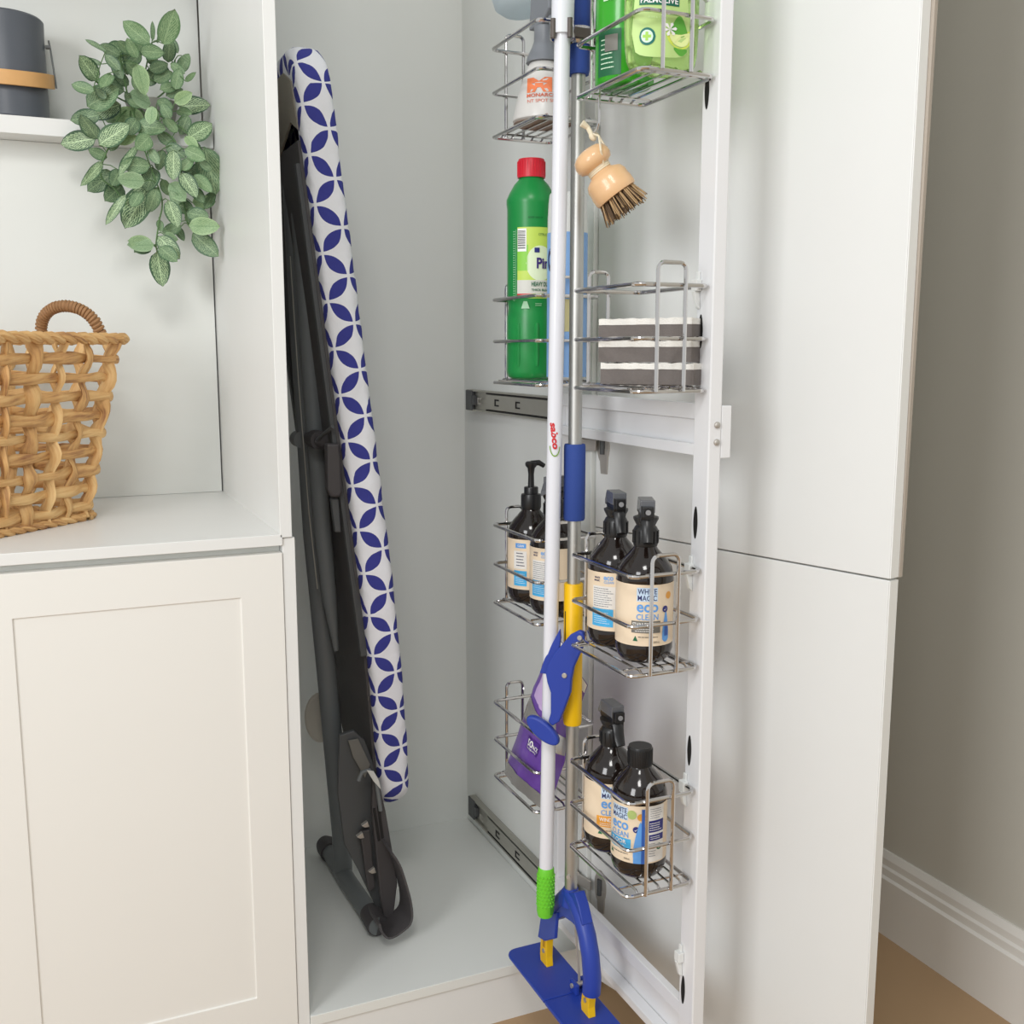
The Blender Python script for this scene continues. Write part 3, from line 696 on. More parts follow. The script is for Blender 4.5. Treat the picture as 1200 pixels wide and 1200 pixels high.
# ================================================================== GREEN DETERGENT, SECOND GREEN BOTTLE, WHITE SPRAY
loc = (.6485, 1.054, rows[1]+.0064)
t = thing('detergent_bottle', 'clear green dish detergent bottle in the top basket', 'bottle', loc)
pr = [(.001,.001),(.030,0),(.038,.002),(.0415,.009),(.0435,.020),(.0450,.045),(.0450,.120),(.042,.150),(.030,.180),(.014,.20),(.012,.215),(.001,.215)]
bd = obj('bottle_body', MB().lathe(pr, 48, sy=.62), M_GLIQ, t, smooth=True, angle=70)
w_ = Wrap(.0450, R(-112), 1, .62)
w = lambda u, v, o=0: w_(u*1.12, v-.026, o)
mb = MB(); vs = []; N = 28
def supl(mb, w, u, v, a_, b_, lift, p=3.2):
    P = []
    for k in range(N):
        q = 2*math.pi*k/N; cx = math.copysign(abs(math.cos(q))**(2/p), math.cos(q)); sx = math.copysign(abs(math.sin(q))**(2/p), math.sin(q)); P.append(w(u+a_*cx, v+b_*sx, lift))
    mb.add(P, [tuple(range(N))])
rows_ = []
for i in range(13):
    u = -.034 + .068*i/12; q = abs(u)/.034; h = (1-q**3.2)**(1/3.2) if q < 1 else 0; rows_.append((u, h))
vs = []
for u, h in rows_: vs += [w(u, .060-.025*h, .0008), w(u, .060+.070*h, .0008)]
mb.add(vs, [(2*i, 2*i+2, 2*i+3, 2*i+1) for i in range(12)])
l = obj('label', mb, ink('label_lime', (190, 220, 140)), t, smooth=True, label='pale green label')
mb = MB(); patch(mb, w, -.0235, .0190, .088, .106, .0016, 10); obj('print_panel', mb, ink('bottle_green', (14, 104, 78)), l)
mb = MB(); letters(mb, w, 'PALMOLIVE', -.002, .0930, .039, .0062, lift=.0022, bold=.02); obj('lettering', mb, I_WHITE, l)
mb = MB(); disc(mb, w, -.014, .056, .0090, .0016); obj('badge', mb, ink('teal', (20, 110, 100)), l)
mb = MB(); disc(mb, w, -.014, .056, .0066, .0020); obj('badge', mb, ink('mint_white', (214, 240, 220)), l)
mb = MB(); patch(mb, w, -.0155, -.0125, .0515, .0605, .0024, 2); patch(mb, w, -.0185, -.0095, .0545, .0575, .0024, 2); obj('emblem', mb, I_LIME, l, label='green cross in a round badge')
mb = MB(); letters(mb, w, 'PURE & CLEAR', -.003, .0755, .020, .0020, lift=.0016); obj('lettering', mb, ink('faint', (214, 240, 180)), l)
def half(mb, u, v, r, a0, a1, lift):
    P = [w(u, v, lift)] + [w(u+r*math.cos(R(a0+(a1-a0)*k/12)), v+r*math.sin(R(a0+(a1-a0)*k/12)), lift) for k in range(13)]
    mb.add(P, [tuple(range(14))])
mb = MB(); half(mb, .0210, .0600, .0150, -185, 25, .0014); obj('print_picture', mb, ink('lime_peel', (214, 232, 96)), l, label='printed lime wedge')
mb = MB(); half(mb, .0212, .0596, .0122, -180, 20, .0018)
obj('print_picture', mb, ink('lime_flesh', (232, 244, 168)), l)
mb = MB(); patch(mb, w, .010, .030, 0, 0, .0012, 8, lambda q: (.063-.006*math.sin(q*3), .063+.016*math.sin(q*3.1))); patch(mb, w, .014, .030, 0, 0, .0012, 8, lambda q: (.044-.006*math.sin(q*3.1), .046)); obj('print_picture', mb, ink('leaf_print', (92, 170, 60)), l)
mb = MB()
for k in range(6):
    q = R(60*k+10); mb.add([w(.0095,.064,.0024), w(.0095+.006*math.cos(q-.3), .064+.006*math.sin(q-.3), .0024), w(.0095+.0075*math.cos(q), .064+.0075*math.sin(q), .0024), w(.0095+.006*math.cos(q+.3), .064+.006*math.sin(q+.3), .0024)], [(0,1,2,3)])
obj('print_picture', mb, I_WHITE, l, label='white printed blossom')

loc = (.646, 1.130, rows[1]+.0064)
t = thing('dish_soap_bottle', 'bright green opaque bottle behind the clear green one', 'bottle', loc); a = cam_dir(loc)
obj('bottle_body', MB().lathe([(.001,0),(.030,0),(.0345,.004),(.0345,.13),(.030,.155),(.016,.172),(.012,.175),(.012,.190),(.001,.190)], 40), M_GRNB, t, smooth=True, angle=60)
w = Wrap(.0346, a); mb = MB(); patch(mb, w, -.036, -.004, .008, .058, .0004, 12); l = obj('label', mb, ink('deep_green', (22, 96, 60)), t)
mb = MB(); letters(mb, w, 'ES', -.020, .094, .014, .010, lift=.001, bold=.03); obj('lettering', mb, ink('pale_mint', (206, 232, 206)), l)
mb = MB(); textlines(mb, w, -.030, -.012, .014, .050, 7, .001, seed=21, th=.25); obj('lettering', mb, ink('pale_mint', (206, 232, 206)), l)
mb = MB(); patch(mb, w, -.024, -.008, .034, .052, .0012, 6); obj('print_panel', mb, I_GREY, l)

loc = (.644, 1.345, rows[1]+.0064)
t = thing('grout_spray_bottle', 'white cone-shaped spray bottle with orange print in the top rear basket', 'bottle', loc); a = cam_dir(loc)
obj('bottle_body', MB().lathe([(.001,0),(.040,0),(.0440,.003),(.0445,.006),(.0370,.035),(.0270,.066),(.0200,.078),(.001,.078)], 40, sx=.95, sy=.95), M_CLEAR, t, smooth=True)
obj('base', MB().lathe([(.001,-.0008),(.041,-.0008),(.041,.0000),(.001,.0000)], 32), mat('brown_base', (150, 128, 112), .5), t, label='brown bottle base')
obj('collar', MB().lathe([(.0001,.0785),(.0240,.0785),(.0225,.086),(.0165,.098),(.0135,.106),(.0130,.125),(.0001,.125)], 28), mat('grey_spray', (128, 132, 138), .4), t, smooth=True)
m = Matrix.Rotation(a+.5, 4, 'Z')
obj('spray_head', MB().prism([m @ Vector(p) for p in ((-.025,-.010,.125),(.012,-.010,.125),(.030,-.010,.140),(.030,-.010,.158),(-.020,-.010,.165))], m @ Vector((0,.020,0))), mat('grey_spray', (128, 132, 138), .4), t, bevel=.002)
obj('trigger', MB().tube([m @ Vector(p) for p in ((.018,0,.135),(.026,0,.120),(.030,0,.100))], .005, 10), mat('grey_spray', (128, 132, 138), .4), t, smooth=True)
class Cone:
    def __call__(s, u, v, o=0):
        r = .0425 - (v-.006)*(.0425-.0255)/.060; q = a + u/r; return Vector(((r+o)*math.cos(q), (r+o)*math.sin(q), v))
w = Cone(); mb = MB()
letters(mb, w, 'M', -.006, .0440, .034, .020, lift=.0014, bold=.09); obj('emblem', mb, I_CORAL, t, label='orange zigzag emblem')
mb = MB(); letters(mb, w, 'MONARCH', -.003, .0300, .040, .0048, lift=.0016, bold=.02); letters(mb, w, 'NT SPOT SEL', -.002, .0225, .040, .0042, lift=.0014); obj('lettering', mb, ink('burnt_orange', (214, 104, 72)), t)

# translucent tub hung above the rear baskets
loc = (.66, 1.44, 1.515)
t = thing('plastic_tub', 'translucent white plastic tub at the top of the rack', 'tub', loc)
mb = MB(); q = []
for rr, z in ((.020,.0),(.034,.001),(.046,.010),(.053,.030),(.060,.10),(.064,.19)): q.append((rr, z))
mb.lathe(q + [(.062,.19),(.058,.10),(.051,.031),(.044,.012),(.033,.003),(.001,.003)], 36, sx=.85, sy=1.35)
obj('tub_body', mb, M_FROST, t, smooth=True)
obj('hanging_hook', MB().tube([(.05, 0, .188), (.05, 0, .215), (.043, 0, .222), (.036, 0, .215)], .0018, 6), M_CHROME, t, smooth=True)

# ================================================================== PURPLE PACKET
loc = (.63, 1.34, rows[4]+.006)
t = thing('wipes_packet', 'purple foil wipes packet with a silver base, leaning in its basket', 'packet', loc)
A = at(591, 893, 0, .613); B = at(643, 934, 0, .613); Cc = at(688, 803, 0, .655); D = at(650, 738, 0, .650)
A.z = B.z = rows[4] + .008
mb = MB(loc); nu, nv = 16, 22; vs = []; uv = []
def pouch(s_, q):
    p = (A*(1-s_) + B*s_)*(1-q) + (D*(1-s_) + Cc*s_)*q
    thick = .017*math.sin(math.pi*min(1, max(0, s_)))**.6 * (math.sin(math.pi*min(1, q*.93+.07))**.7)
    wr = .0022*noise.noise(Vector((s_*6, q*9, 1.3))) + .0012*noise.noise(Vector((s_*19, q*15, 4.3)))
    return p, thick, wr
for sg in (-1, 1):
    for j in range(nv+1):
        for i in range(nu+1):
            p, th, wr = pouch(i/nu, j/nv); vs.append(p + Vector((sg*th + wr, 0, 0)))
N_ = (nu+1)*(nv+1); fs = []
for b in (0, N_):
    for j in range(nv):
        for i in range(nu): q = b+j*(nu+1)+i; fs.append((q, q+1, q+nu+2, q+nu+1))
mb.add(vs, fs); obj('foil_pouch', mb, M_PURP, t, smooth=True, angle=80)
class PM:
    def __call__(s, u, v, o=0):
        p, th, wr = pouch(u, v); return p + Vector((-th + wr - .001 - o, 0, 0)) - Vector(loc)
w = PM()
def ppatch(u0, u1, v0, v1, m_, nm='print_panel', n=14, o=0):
    mb = MB(); vs = []; k = 4
    for i in range(n+1):
        for j in range(k+1): vs.append(w(u0+(u1-u0)*i/n, v0+(v1-v0)*j/k, o))
    mb.add(vs, [(i*(k+1)+j, (i+1)*(k+1)+j, (i+1)*(k+1)+j+1, i*(k+1)+j+1) for i in range(n) for j in range(k)]); return obj(nm, mb, m_, t, smooth=True)
ppatch(0, 1, 0, .10, M_SILV, 'silver_band'); ppatch(0, 1, .45, .58, M_SILV, 'silver_band')
ppatch(.18, .62, .62, .82, I_LILAC, 'print_picture'); ppatch(0, 1, .94, 1.0, I_WHITE, 'top_seal')
ppatch(.42, .66, .33, .42, ink('deep_purple', (84, 48, 140)), 'print_panel', o=.0005)
mb = MB(); letters(mb, w, '50', .50, .385, .10, .05, lift=.001, bold=.02); letters(mb, w, 'PACK', .60, .375, .12, .03, lift=.001, bold=.02); letters(mb, w, 'wipes', .54, .345, .2, .018, lift=.001); obj('lettering', mb, I_WHITE, t)
mb = MB(); letters(mb, w, 'Pi', .62, .62, .14, .07, lift=.001, bold=.05); obj('lettering', mb, I_NAVY, t)
mb = MB(); disc(mb, w, .30, .80, .035, .001, r2=.018); obj('emblem', mb, ink('orange_badge', (222, 158, 66)), t)

# ================================================================== BRUSH AND HOOK
hk = MB(); hb = at(705, 108, 0, .618); hz = rows[1]+.004
hx, hy = .618, hb.y
obj_h = obj('wire_hook', MB((hx, hy, hz)).tube([(hx+.006, hy, hz+.0035), (hx, hy, hz+.006), (hx-.003, hy, hz+.003), (hx-.003, hy-.001, hz-.035), (hx-.004, hy+.002, hz-.044), (hx-.006, hy+.010, hz-.050), (hx-.006, hy+.018, hz-.047), (hx-.006, hy+.021, hz-.040)], .0016, 8), M_CHROME, smooth=True)
obj_h.location = (hx, hy, hz); tag(obj_h, 'small chrome wire hook under the top basket, carrying the brush', 'hook')
P0 = (.608, hy+.008, 1.28); NB = (-.45, -.89, 0)
kt = atp(687, 179, P0, NB); bt_ = atp(730, 241, P0, NB); ax_ = (kt - bt_).normalized()
rot = Vector((0,0,1)).rotation_difference(ax_).to_matrix().to_4x4()
org = atp(723, 229, P0, NB)     # end of the wooden body, bristles below
t = thing('dish_brush', 'round wooden dish brush hanging from the wire hook', 'brush', org)
t.rotation_euler = rot.to_euler()
obj('wooden_handle', MB().lathe([(.001,0),(.0255,0),(.0270,.003),(.0270,.012),(.0262,.014),(.0262,.021),(.0235,.027),(.0165,.031),(.0125,.034),(.0122,.037),(.0150,.0395),(.0205,.042),(.0228,.047),(.0228,.052),(.0205,.058),(.0150,.062),(.0070,.064),(.001,.0645)], 36), M_WOOD, t, smooth=True, angle=50)
rn = random.Random(5)
for half_ in range(2):
    mb = MB()
    for k in range(150):
        q = rn.uniform(0, 2*math.pi); rr = .0235*math.sqrt(rn.random()); x, y = rr*math.cos(q), rr*math.sin(q); s_ = 1.25 + rn.uniform(-.08, .12)
        L = rn.uniform(.017, .025)
        mb.tube([(x, y, .001), (x*s_ + rn.uniform(-.001,.001), y*s_ + rn.uniform(-.001,.001), -L)], [.0008, .0006], 4)
    o_ = obj('bristles', mb, (M_BRIST, M_BRIST2)[half_], t); o_['kind'] = 'stuff'
mb = MB()
for k in range(3): mb.tube([(.0132*math.cos(2*math.pi*i/20), .0132*math.sin(2*math.pi*i/20), .0345+k*.0022) for i in range(20)], .0016, 6, True)
cord = obj('cord', mb, M_CORD, t, smooth=True)
inv = Matrix.Translation(org) @ rot; inv = inv.inverted()
hp = Vector((hx-.006, hy+.012, hz-.050))
c0 = inv @ hp
mb = MB(); mb.tube([(.0135,0,.036), (.022,-.004,.050), c0*.5+Vector((.014,-.004,.035)), c0+Vector((.001,0,.002)), c0*.6+Vector((.004,-.016,.022)), (.0, -.0245, .050), (.0,-.0135,.037)], .0014, 6)
mb.ball(c0+Vector((0,0,-.002)), (.0045,.004,.0055)); mb.tube([c0, c0+Vector((.003,.002,.010)), c0+Vector((-.001,.001,.018))], [.003,.003,.0045], 8)
obj('cord_loop', mb, M_CORD, cord, smooth=True)

# ================================================================== WHITE POLE
tp = Vector((.6, 1.2005, 1.44)); bp_ = Vector((.6, 1.2365, .2535)); dv = (tp-bp_).normalized()
def on(z): return bp_ + dv*((z-bp_.z)/dv.z)
loc = on(.253)
t = thing('telescopic_pole', 'white telescopic pole with a lime green grip at its end', 'pole', loc)
obj('lower_tube', MB(loc).tube([on(.325), on(1.60)], .0098, 24), M_WHITEP, t, smooth=True)
obj('upper_tube', MB(loc).tube([on(1.4155), on(1.95)], .0138, 24), M_WHITEP, t, smooth=True, label='wider upper tube')
gp = obj('grip', MB(loc).tube([on(.2530), on(.2545), on(.262), on(.315), on(.326), on(.328)], [.0070,.0105,.0122,.0118,.0112,.0100], 24), M_GRN, t, smooth=True, label='lime green ribbed grip')
mb = MB(loc)
for i in range(9):
    z = .272+.0055*i
    for k in range(16):
        q = 2*math.pi*(k+.5*(i % 2))/16; c_ = on(z) + Vector((math.cos(q), math.sin(q), 0))*.0119
        mb.ball(c_, (.0013, .0013, .0018), 5)
gr_ = obj('grip_dots', mb, M_GRN, gp); gr_['kind'] = 'stuff'
q = math.atan2(-1, -.1); mb = MB(loc); c_ = on(.264); mb.box((c_.x+.0015, c_.y-.0128, c_.z-.004), (c_.x+.0062, c_.y-.0105, c_.z+.007)); obj('hang_slot', mb, mat('dark_lime', (58, 130, 30), .5), gp, bevel=.001)
c_ = on(.930); w = Wrap(.0099, cam_dir(c_), c=tuple(c_ - loc)); 
class RW:      # artwork turned so that it reads down the pole
    def __call__(s, u, v, o=0): return w(v + u*.12, -u, o)
mb = MB(); letters(mb, RW(), 'sabco', 0, .000, .034, .0085, bold=.04); obj('lettering', mb, I_RED, t, label='red script logo reading down the pole')
mb = MB(); 
for k in range(12):
    a0, a1 = R(-80+k*13), R(-80+(k+1)*13); 
    mb.add([w(.002+.0085*math.cos(x_)*1., -.012+r_*math.sin(x_), .0004) if False else w(.0005+(.0075 if r_ == 1 else .0062)*math.sin(x_), -.010-(.0165 if r_ == 1 else .0150)*math.cos(x_)*1., .0004) for x_, r_ in ((a0,0),(a1,0),(a1,1),(a0,1))], [(0,1,2,3)])
obj('emblem', mb, ink('logo_green', (120, 160, 40)), t)

# ================================================================== FLAT MOP WITH BLUE PLATE
GX, GY = .630, 1.217
loc = (GX, GY, .136)
t = thing('flat_mop', 'aluminium mop with yellow sleeve, blue lever and blue flat plate', 'mop', loc)
obj('shaft', MB(loc).tube([(GX, GY, .296), (GX, GY-.001, 1.60)], .0088, 28), M_ALU, t, smooth=True)
def pz(py): return at(672, py, 0, GX).z
obj('foam_grip', MB(loc).tube([(GX, GY, pz(609)), (GX, GY, pz(607)), (GX, GY, pz(523)), (GX, GY, pz(520))], [.0132,.0142,.0142,.0134], 28), M_BLUEF, t, smooth=True, label='blue foam grip sleeve')
obj('upper_grip', MB(loc).tube([(GX, GY, pz(91)), (GX, GY, pz(86)), (GX, GY, 1.60)], [.0132,.0142,.0142], 28), M_BLUEF, t, smooth=True, label='blue foam grip at the top')
obj('yellow_sleeve', MB(loc).tube([(GX, GY, pz(849)), (GX, GY, pz(845)), (GX, GY, pz(684)), (GX, GY, pz(683))], [.0118,.0128,.0128,.0120], 28), M_YEL, t, smooth=True)
z0, z1 = pz(850), pz(715); obj('sleeve_slot', MB(loc).box((GX-.0132, GY-.0025, z0+.022), (GX-.0120, GY-.0012, z1)), M_DARK, t)
# lever: a flat blue arm swung out to the side on two rivets
LP = (.6165, 1.1800, .70); LN = Vector((.73, .69, 0)).normalized()
def lp(px, py, off=0): return atp(px, py, Vector(LP) + LN*off, LN)
poly = [(678,739),(683,741),(685,749),(682,760),(672,782),(669,797),(668,812),(660,834),(655,846),(647,851),(642,846),(645,836),(645,812),(641,800),(639,789),(641,781),(648,767),(657,757),(668,744)]
lv = obj('lever', MB(loc).prism([lp(x, y) for x, y in poly], LN*.0085), M_BLUE, t, bevel=.002, seg=3, label='blue lever')
poly = [(656,737),(657,748),(654,770),(646,785),(640,790),(632,789),(638,772),(648,752)]
obj('lever_wing', MB(loc).prism([lp(x, y, .009) for x, y in poly], LN*.005), M_BLUE, lv, bevel=.0012)
mb = MB(loc); P = []
for k in range(24):
    q = 2*math.pi*k/24; ex, ey = 24*math.cos(q), 9.5*math.sin(q); al = R(42); P.append(lp(635+ex*math.cos(al)-ey*math.sin(al), 857+ex*math.sin(al)+ey*math.cos(al), -.004))
obj('thumb_pad', mb.prism(P, LN*.010), M_BLUE, lv, bevel=.003, seg=3)
for px_, py_ in ((679, 748), (661, 792)):
    c_ = lp(px_, py_, -.0022); obj('rivet', MB(loc).tube([c_, c_ + LN*.012], [.0036, .0036], 14), M_NICKEL, lv, smooth=True, bevel=.0008)
# fork
def fp(px, py, x=GX): return at(px, py, 0, x)
obj('fork_socket', MB(loc).tube([(GX, GY, .2990), (GX, GY, .292), (GX, GY, .274)], [.0102, .0112, .0135], 20), M_BLUE, t, smooth=True)
def arm(path, rads):
    return MB(loc).tube([fp(x, y) for x, y in path], rads, 14, flat=(1, 1))
mb = MB(loc); pts = [fp(x, y) for x, y in ((668,1046),(675,1056),(682,1074),(688,1096),(692,1120),(694,1146),(693,1163))]
mb.tube(pts, [.0115,.0122,.0124,.0124,.0124,.0126,.0128], 16)
obj('fork_arm', mb, M_BLUE, t, smooth=True)
mb = MB(loc); pts = [fp(x, y) for x, y in ((668,1046),(657,1058),(650,1068),(645,1078))]
mb.tube(pts, [.0115,.0125,.0115,.0105], 16)
mb.prism([fp(x, y, GX-.008) for x, y in ((661,1046),(673,1046),(678,1062),(683,1084),(678,1090),(670,1081),(660,1074),(650,1079),(641,1075),(647,1060))], (.016, 0, 0))
for s_ in (-1, 1): mb.prism([fp(x, y, GX+s_*.0095 - (.002 if s_ < 0 else .003)) for x, y in ((634,1070),(652,1070),(650,1100),(638,1103),(630,1098))], (.005, 0, 0))
obj('fork_arm', mb, M_BLUE, t, smooth=True, bevel=.0012)
zt = .1435
def ylug(px, py_top, nm):
    c_ = fp(px, py_top); y = c_.y; mb = MB(loc)
    mb.prism([(GX-.005, y+dy, z) for dy, z in ((-.010, zt-.002), (.012, zt-.002), (.014, zt+.008), (.010, c_.z-.004), (.005, c_.z), (-.006, c_.z), (-.010, c_.z-.006), (-.008, zt+.012))], (.011, 0, 0))
    o_ = obj(nm, mb, M_YEL, t, bevel=.0012)
    obj('rivet', MB(loc).tube([(GX-.0065, y, zt+.020), (GX+.0075, y, zt+.020)], .0033, 12), M_NICKEL, o_, smooth=True)
    obj('lug_slot', MB(loc).box((GX-.0055, y-.003, zt+.026), (GX-.0048, y+.003, c_.z-.008)), mat('dark_yellow', (190, 140, 10), .5), o_)
ylug(641, 1089, 'hinge_lug'); ylug(690, 1161, 'hinge_lug')
# plate: slightly ribbed, rounded ends, two halves meeting at a fold
def plate(y0, y1, rounded_at):
    xs0, xs1 = .587, .660; z = .1365; P = []; r = .016
    cor = [(xs0,y0),(xs1,y0),(xs1,y1),(xs0,y1)]
    for i, (x, y) in enumerate(cor):
        rd = r if ((y == y1) == (rounded_at == 'far')) else .0
        if rd:
            sx = 1 if x == xs0 else -1; sy = 1 if y == y0 else -1; cx, cy = x+sx*rd, y+sy*rd
            a_s = {0: 180, 1: 270, 2: 0, 3: 90}[i]
            P += [(cx+rd*math.cos(R(a_s+k*22.5)), cy+rd*math.sin(R(a_s+k*22.5)), z) for k in range(5)]
        else: P.append((x, y, z))
    return MB(loc).prism(P, (0, 0, .0055))
pc = 1.212
obj('plate_half', plate(pc+.0008, pc+.136, 'far'), M_BLUE, t, bevel=.0015); obj('plate_half', plate(pc-.136, pc-.0008, 'near'), M_BLUE, t, bevel=.0015)
obj('lock_pivot', MB(loc).box((.6315, pc-.010, .142), (.6375, pc+.010, .158)).box((.6475, pc-.010, .142), (.6535, pc+.010, .158)), M_BLUE, t, bevel=.0015)
obj('lock_pin', MB(loc).tube([(.629, pc, .153), (.656, pc, .153)], .0034, 12), M_NICKEL, t, smooth=True)
obj('lock_rod', MB(loc).tube([(.6425, pc, .153), (.641, pc, .180), (.634, GY+.002, .285)], [.0022, .0016, .0016], 8), M_NICKEL, t, smooth=True)
obj('screw', MB(loc).tube([(GX-.0060, GY-.0055, pz(1027)), (GX-.0078, GY-.0072, pz(1027))], .0032, 12), M_NICKEL, t, smooth=True)
# spring clips that grip the two poles
def springclip(c_, r, inner, openv):
    cl = MB(o0c); P = []
    ov = math.atan2(openv[1], openv[0])
    for k in range(19):
        a_ = ov + R(38) + R(284)*k/18; P.append((c_[0]+r*math.cos(a_), c_[1]+r*math.sin(a_)))
    vs = [(x, y, zz) for x, y in P for zz in (c_[2]-.010, c_[2]+.010)]
    cl.add(vs, [(2*i, 2*i+2, 2*i+3, 2*i+1) for i in range(18)]); return cl
o0c = (.70, 1.03, .11)
for (cx, cy, rr, ovv) in ((on(1.420).x, on(1.420).y, .0150, (-.55, -.85)), (GX, GY, .0155, (-.93, .38))):
    o_ = obj('spring_clip', springclip((cx, cy, 1.420), rr, None, ovv), M_CHROME, rk, smooth=True)
    md = o_.modifiers.new('solid', 'SOLIDIFY'); md.thickness = .0012
    ov = math.atan2(ovv[1], ovv[0])
    mb = MB(o0c)
    for s_ in (-1, 1):
        a_ = ov + s_*R(42); mb.tube([(cx+rr*math.cos(a_), cy+rr*math.sin(a_), 1.409), (cx+rr*math.cos(a_), cy+rr*math.sin(a_), 1.431)], .0032, 10)
    obj('clip_tip', mb, mat('brown_rubber', (92, 84, 80), .5), o_, smooth=True)
    obj('clip_mount', MB(o0c).box((cx+rr, cy-.004, 1.414), (.6638, cy+.004, 1.426)), mat('brown_rubber', (92, 84, 80), .5), o_, bevel=.001)

# ================================================================== IRONING BOARD
TB = math.atan((at(434,600,1,1.5).x-at(376.5,150,1,1.5).x)/(at(376.5,150,1,1.5).z-at(434,600,1,1.5).z))
loc_x = at(434,600,1,1.5).x + math.tan(TB)*(at(434,600,1,1.5).z-FL)
loc = Vector((loc_x, 1.67, FL))
ib = thing('ironing_board', 'folded ironing board in a navy petal-print cover', 'ironing board', loc, (0, -TB, 0))
RB = Matrix.Rotation(-TB, 3, 'Y'); RBi = RB.inverted()
def L(p): return RBi @ (Vector(p) - loc)
Y0, Y1, Z0, Z1 = -.170, .150, .203, 1.378
def outline(n_c=10):
    P = []
    for cy, cz, r, a0 in ((Y0+.06, Z1-.06, .06, 180), (Y1-.06, Z1-.06, .06, 90), (Y1-.05, Z0+.05, .05, 0), (Y0+.05, Z0+.05, .05, -90)):
        for k in range(n_c+1):
            a = R(a0 - 90*k/n_c); P.append((cy + r*math.cos(a), cz + r*math.sin(a)))
    # split the long straights
    Q = []
    for i in range(len(P)):
        p, q = Vector(P[i]), Vector(P[(i+1) % len(P)]); Q.append(p); d = (q-p).length
        n = int(d/.012)
        for k in range(1, n): Q.append(p.lerp(q, k/n))
    for q in Q:      # the lower end narrows to the nose
        t_ = max(0, (Z0+.42-q.y)/.42); q.x += (1 if q.x < 0 else -1)*.062*t_**1.6
    return Q
O = outline(); nO = len(O); H = .0250
cen = Vector(((Y0+Y1)/2, (Z0+Z1)/2))
nor = []
for i in range(nO):
    t_ = (O[(i+1) % nO] - O[i-1]).normalized(); n_ = Vector((t_.y, -t_.x))
    if n_.dot(O[i]-cen) < 0 and abs(n_.dot(O[i]-cen)) > 0: n_ = -n_
    nor.append(n_)
cs = []      # cross section: (inset d, height x, arc length)
for d, x in [(.060, H), (.030, H), (.022, H)]: cs.append((d, x))
for k in range(1, 12):
    a = R(90 - 180*k/12); cs.append((.020 - .020*math.cos(a)**.5 if math.cos(a) > 0 else .02, H*math.sin(a)))
cs += [(.022, -H), (.040, -H+.002)]
arc = [0]
for k in range(1, len(cs)): arc.append(arc[-1] + math.hypot(cs[k][0]-cs[k-1][0], cs[k][1]-cs[k-1][1]))
sl = [0]
for i in range(nO): sl.append(sl[-1] + (O[(i+1) % nO]-O[i]).length)
vs = []; nc = len(cs); mid = arc[8]
for i in range(nO):
    for k, (d, x) in enumerate(cs):
        wr = .0026*noise.noise(Vector((O[i].x*14, O[i].y*26, k*.35))) + .0016*noise.noise(Vector((O[i].x*40, O[i].y*70, k*.7)))
        hem = .006*noise.noise(Vector((O[i].y*30, 0, 7.1))) if k == nc-1 else 0
        p = O[i] - nor[i]*(d + hem - wr*.8); vs.append((x + (wr*.5 if 2 < k < nc-2 else 0), p.x, p.y))
fs = []; uvs = []
for i in range(nO):
    j = (i+1) % nO
    for k in range(nc-1):
        fs.append((i*nc+k, j*nc+k, j*nc+k+1, i*nc+k+1))
        uvs.append([(arc[k]-mid, sl[i]), (arc[k]-mid, sl[i+1]), (arc[k+1]-mid, sl[i+1]), (arc[k+1]-mid, sl[i])])
fs.append(tuple(i*nc for i in range(nO))); uvs.append([(vs[i*nc][1], vs[i*nc][2]) for i in range(nO)])
mb = MB(); mb.add(vs, fs, uvs); obj('cover', mb, M_COVER, ib, smooth=True, angle=70, label='white cotton cover with navy petals')
# underside
pp = []
for q, n_ in zip(O, nor):
    ins = .030 if q.x < 0 else .006
    p = q - n_*ins; pp.append((-H-.0035, p.x, min(p.y, Z1-.13)))
mb = MB(); mb.prism(pp, (.010, 0, 0)); obj('board_panel', mb, M_GRILL, ib, label='dark mesh underside')
mb = MB(); lf = [(-H-.0005, Y0+.032, Z1-.115), (-H-.0005, Y0+.036, Z1-.05), (-H-.0005, Y0+.075, Z1-.030), (-H-.0005, Y1-.06, Z1-.030), (-H-.0005, Y1-.03, Z1-.10), (-H-.004, .06, Z1-.16), (-H-.006, -.05, Z1-.125), (-H-.003, -.11, Z1-.10)]
mb.prism(lf, (.003, 0, 0)); obj('cover_lining', mb, M_FABG, ib, label='beige gathered lining at the top')
for y in (Y0+.038, Y1-.045):
    obj('frame_rail', MB().box((-H-.010, y-.006, Z0+.28), (-H+.004, y+.006, Z1-.16)), M_DGREY2, ib, bevel=.002)
mb = MB(); 
for i in range(60):
    z = Z1-.2-.013*i; 
    if z < Z0+.1: break
    mb.tube([(-H-.002, Y0+.050, z), (-H-.003, Y0+.053, z-.008)], .0008, 4)
o_ = obj('lacing', mb, ink('lace_grey', (112, 108, 104)), ib); o_['kind'] = 'stuff'
def T(pts, r, nm, m_=M_DGREY, n=20, parent=ib, **k):
    return obj(nm, MB().tube([L(p) for p in pts], r, n), m_, parent, smooth=True, **k)
yl = 1.66
far_c, near_c = Vector((.437, 1.845, FL+.022)), Vector((.4455, 1.540, FL+.0195))
jt = Vector((.4390, 1.735, FL+.024))
T([at(343,210,1,yl), at(356,450,1,yl), at(367,623,1,yl), at(384,800,1,yl+.01), at(393,900,1,yl+.02), at(400,975,1,1.70), jt], .0165, 'leg')
T([at(352,250,1,yl-.035), at(361,396,1,yl-.035), at(378,623,1,yl-.035), at(386,700,1,yl-.035), at(394,762,1,yl-.03)], [.014,.014,.014,.012,.004], 'leg_sheath', M_DGREY, label='tapered grey leg sheath')
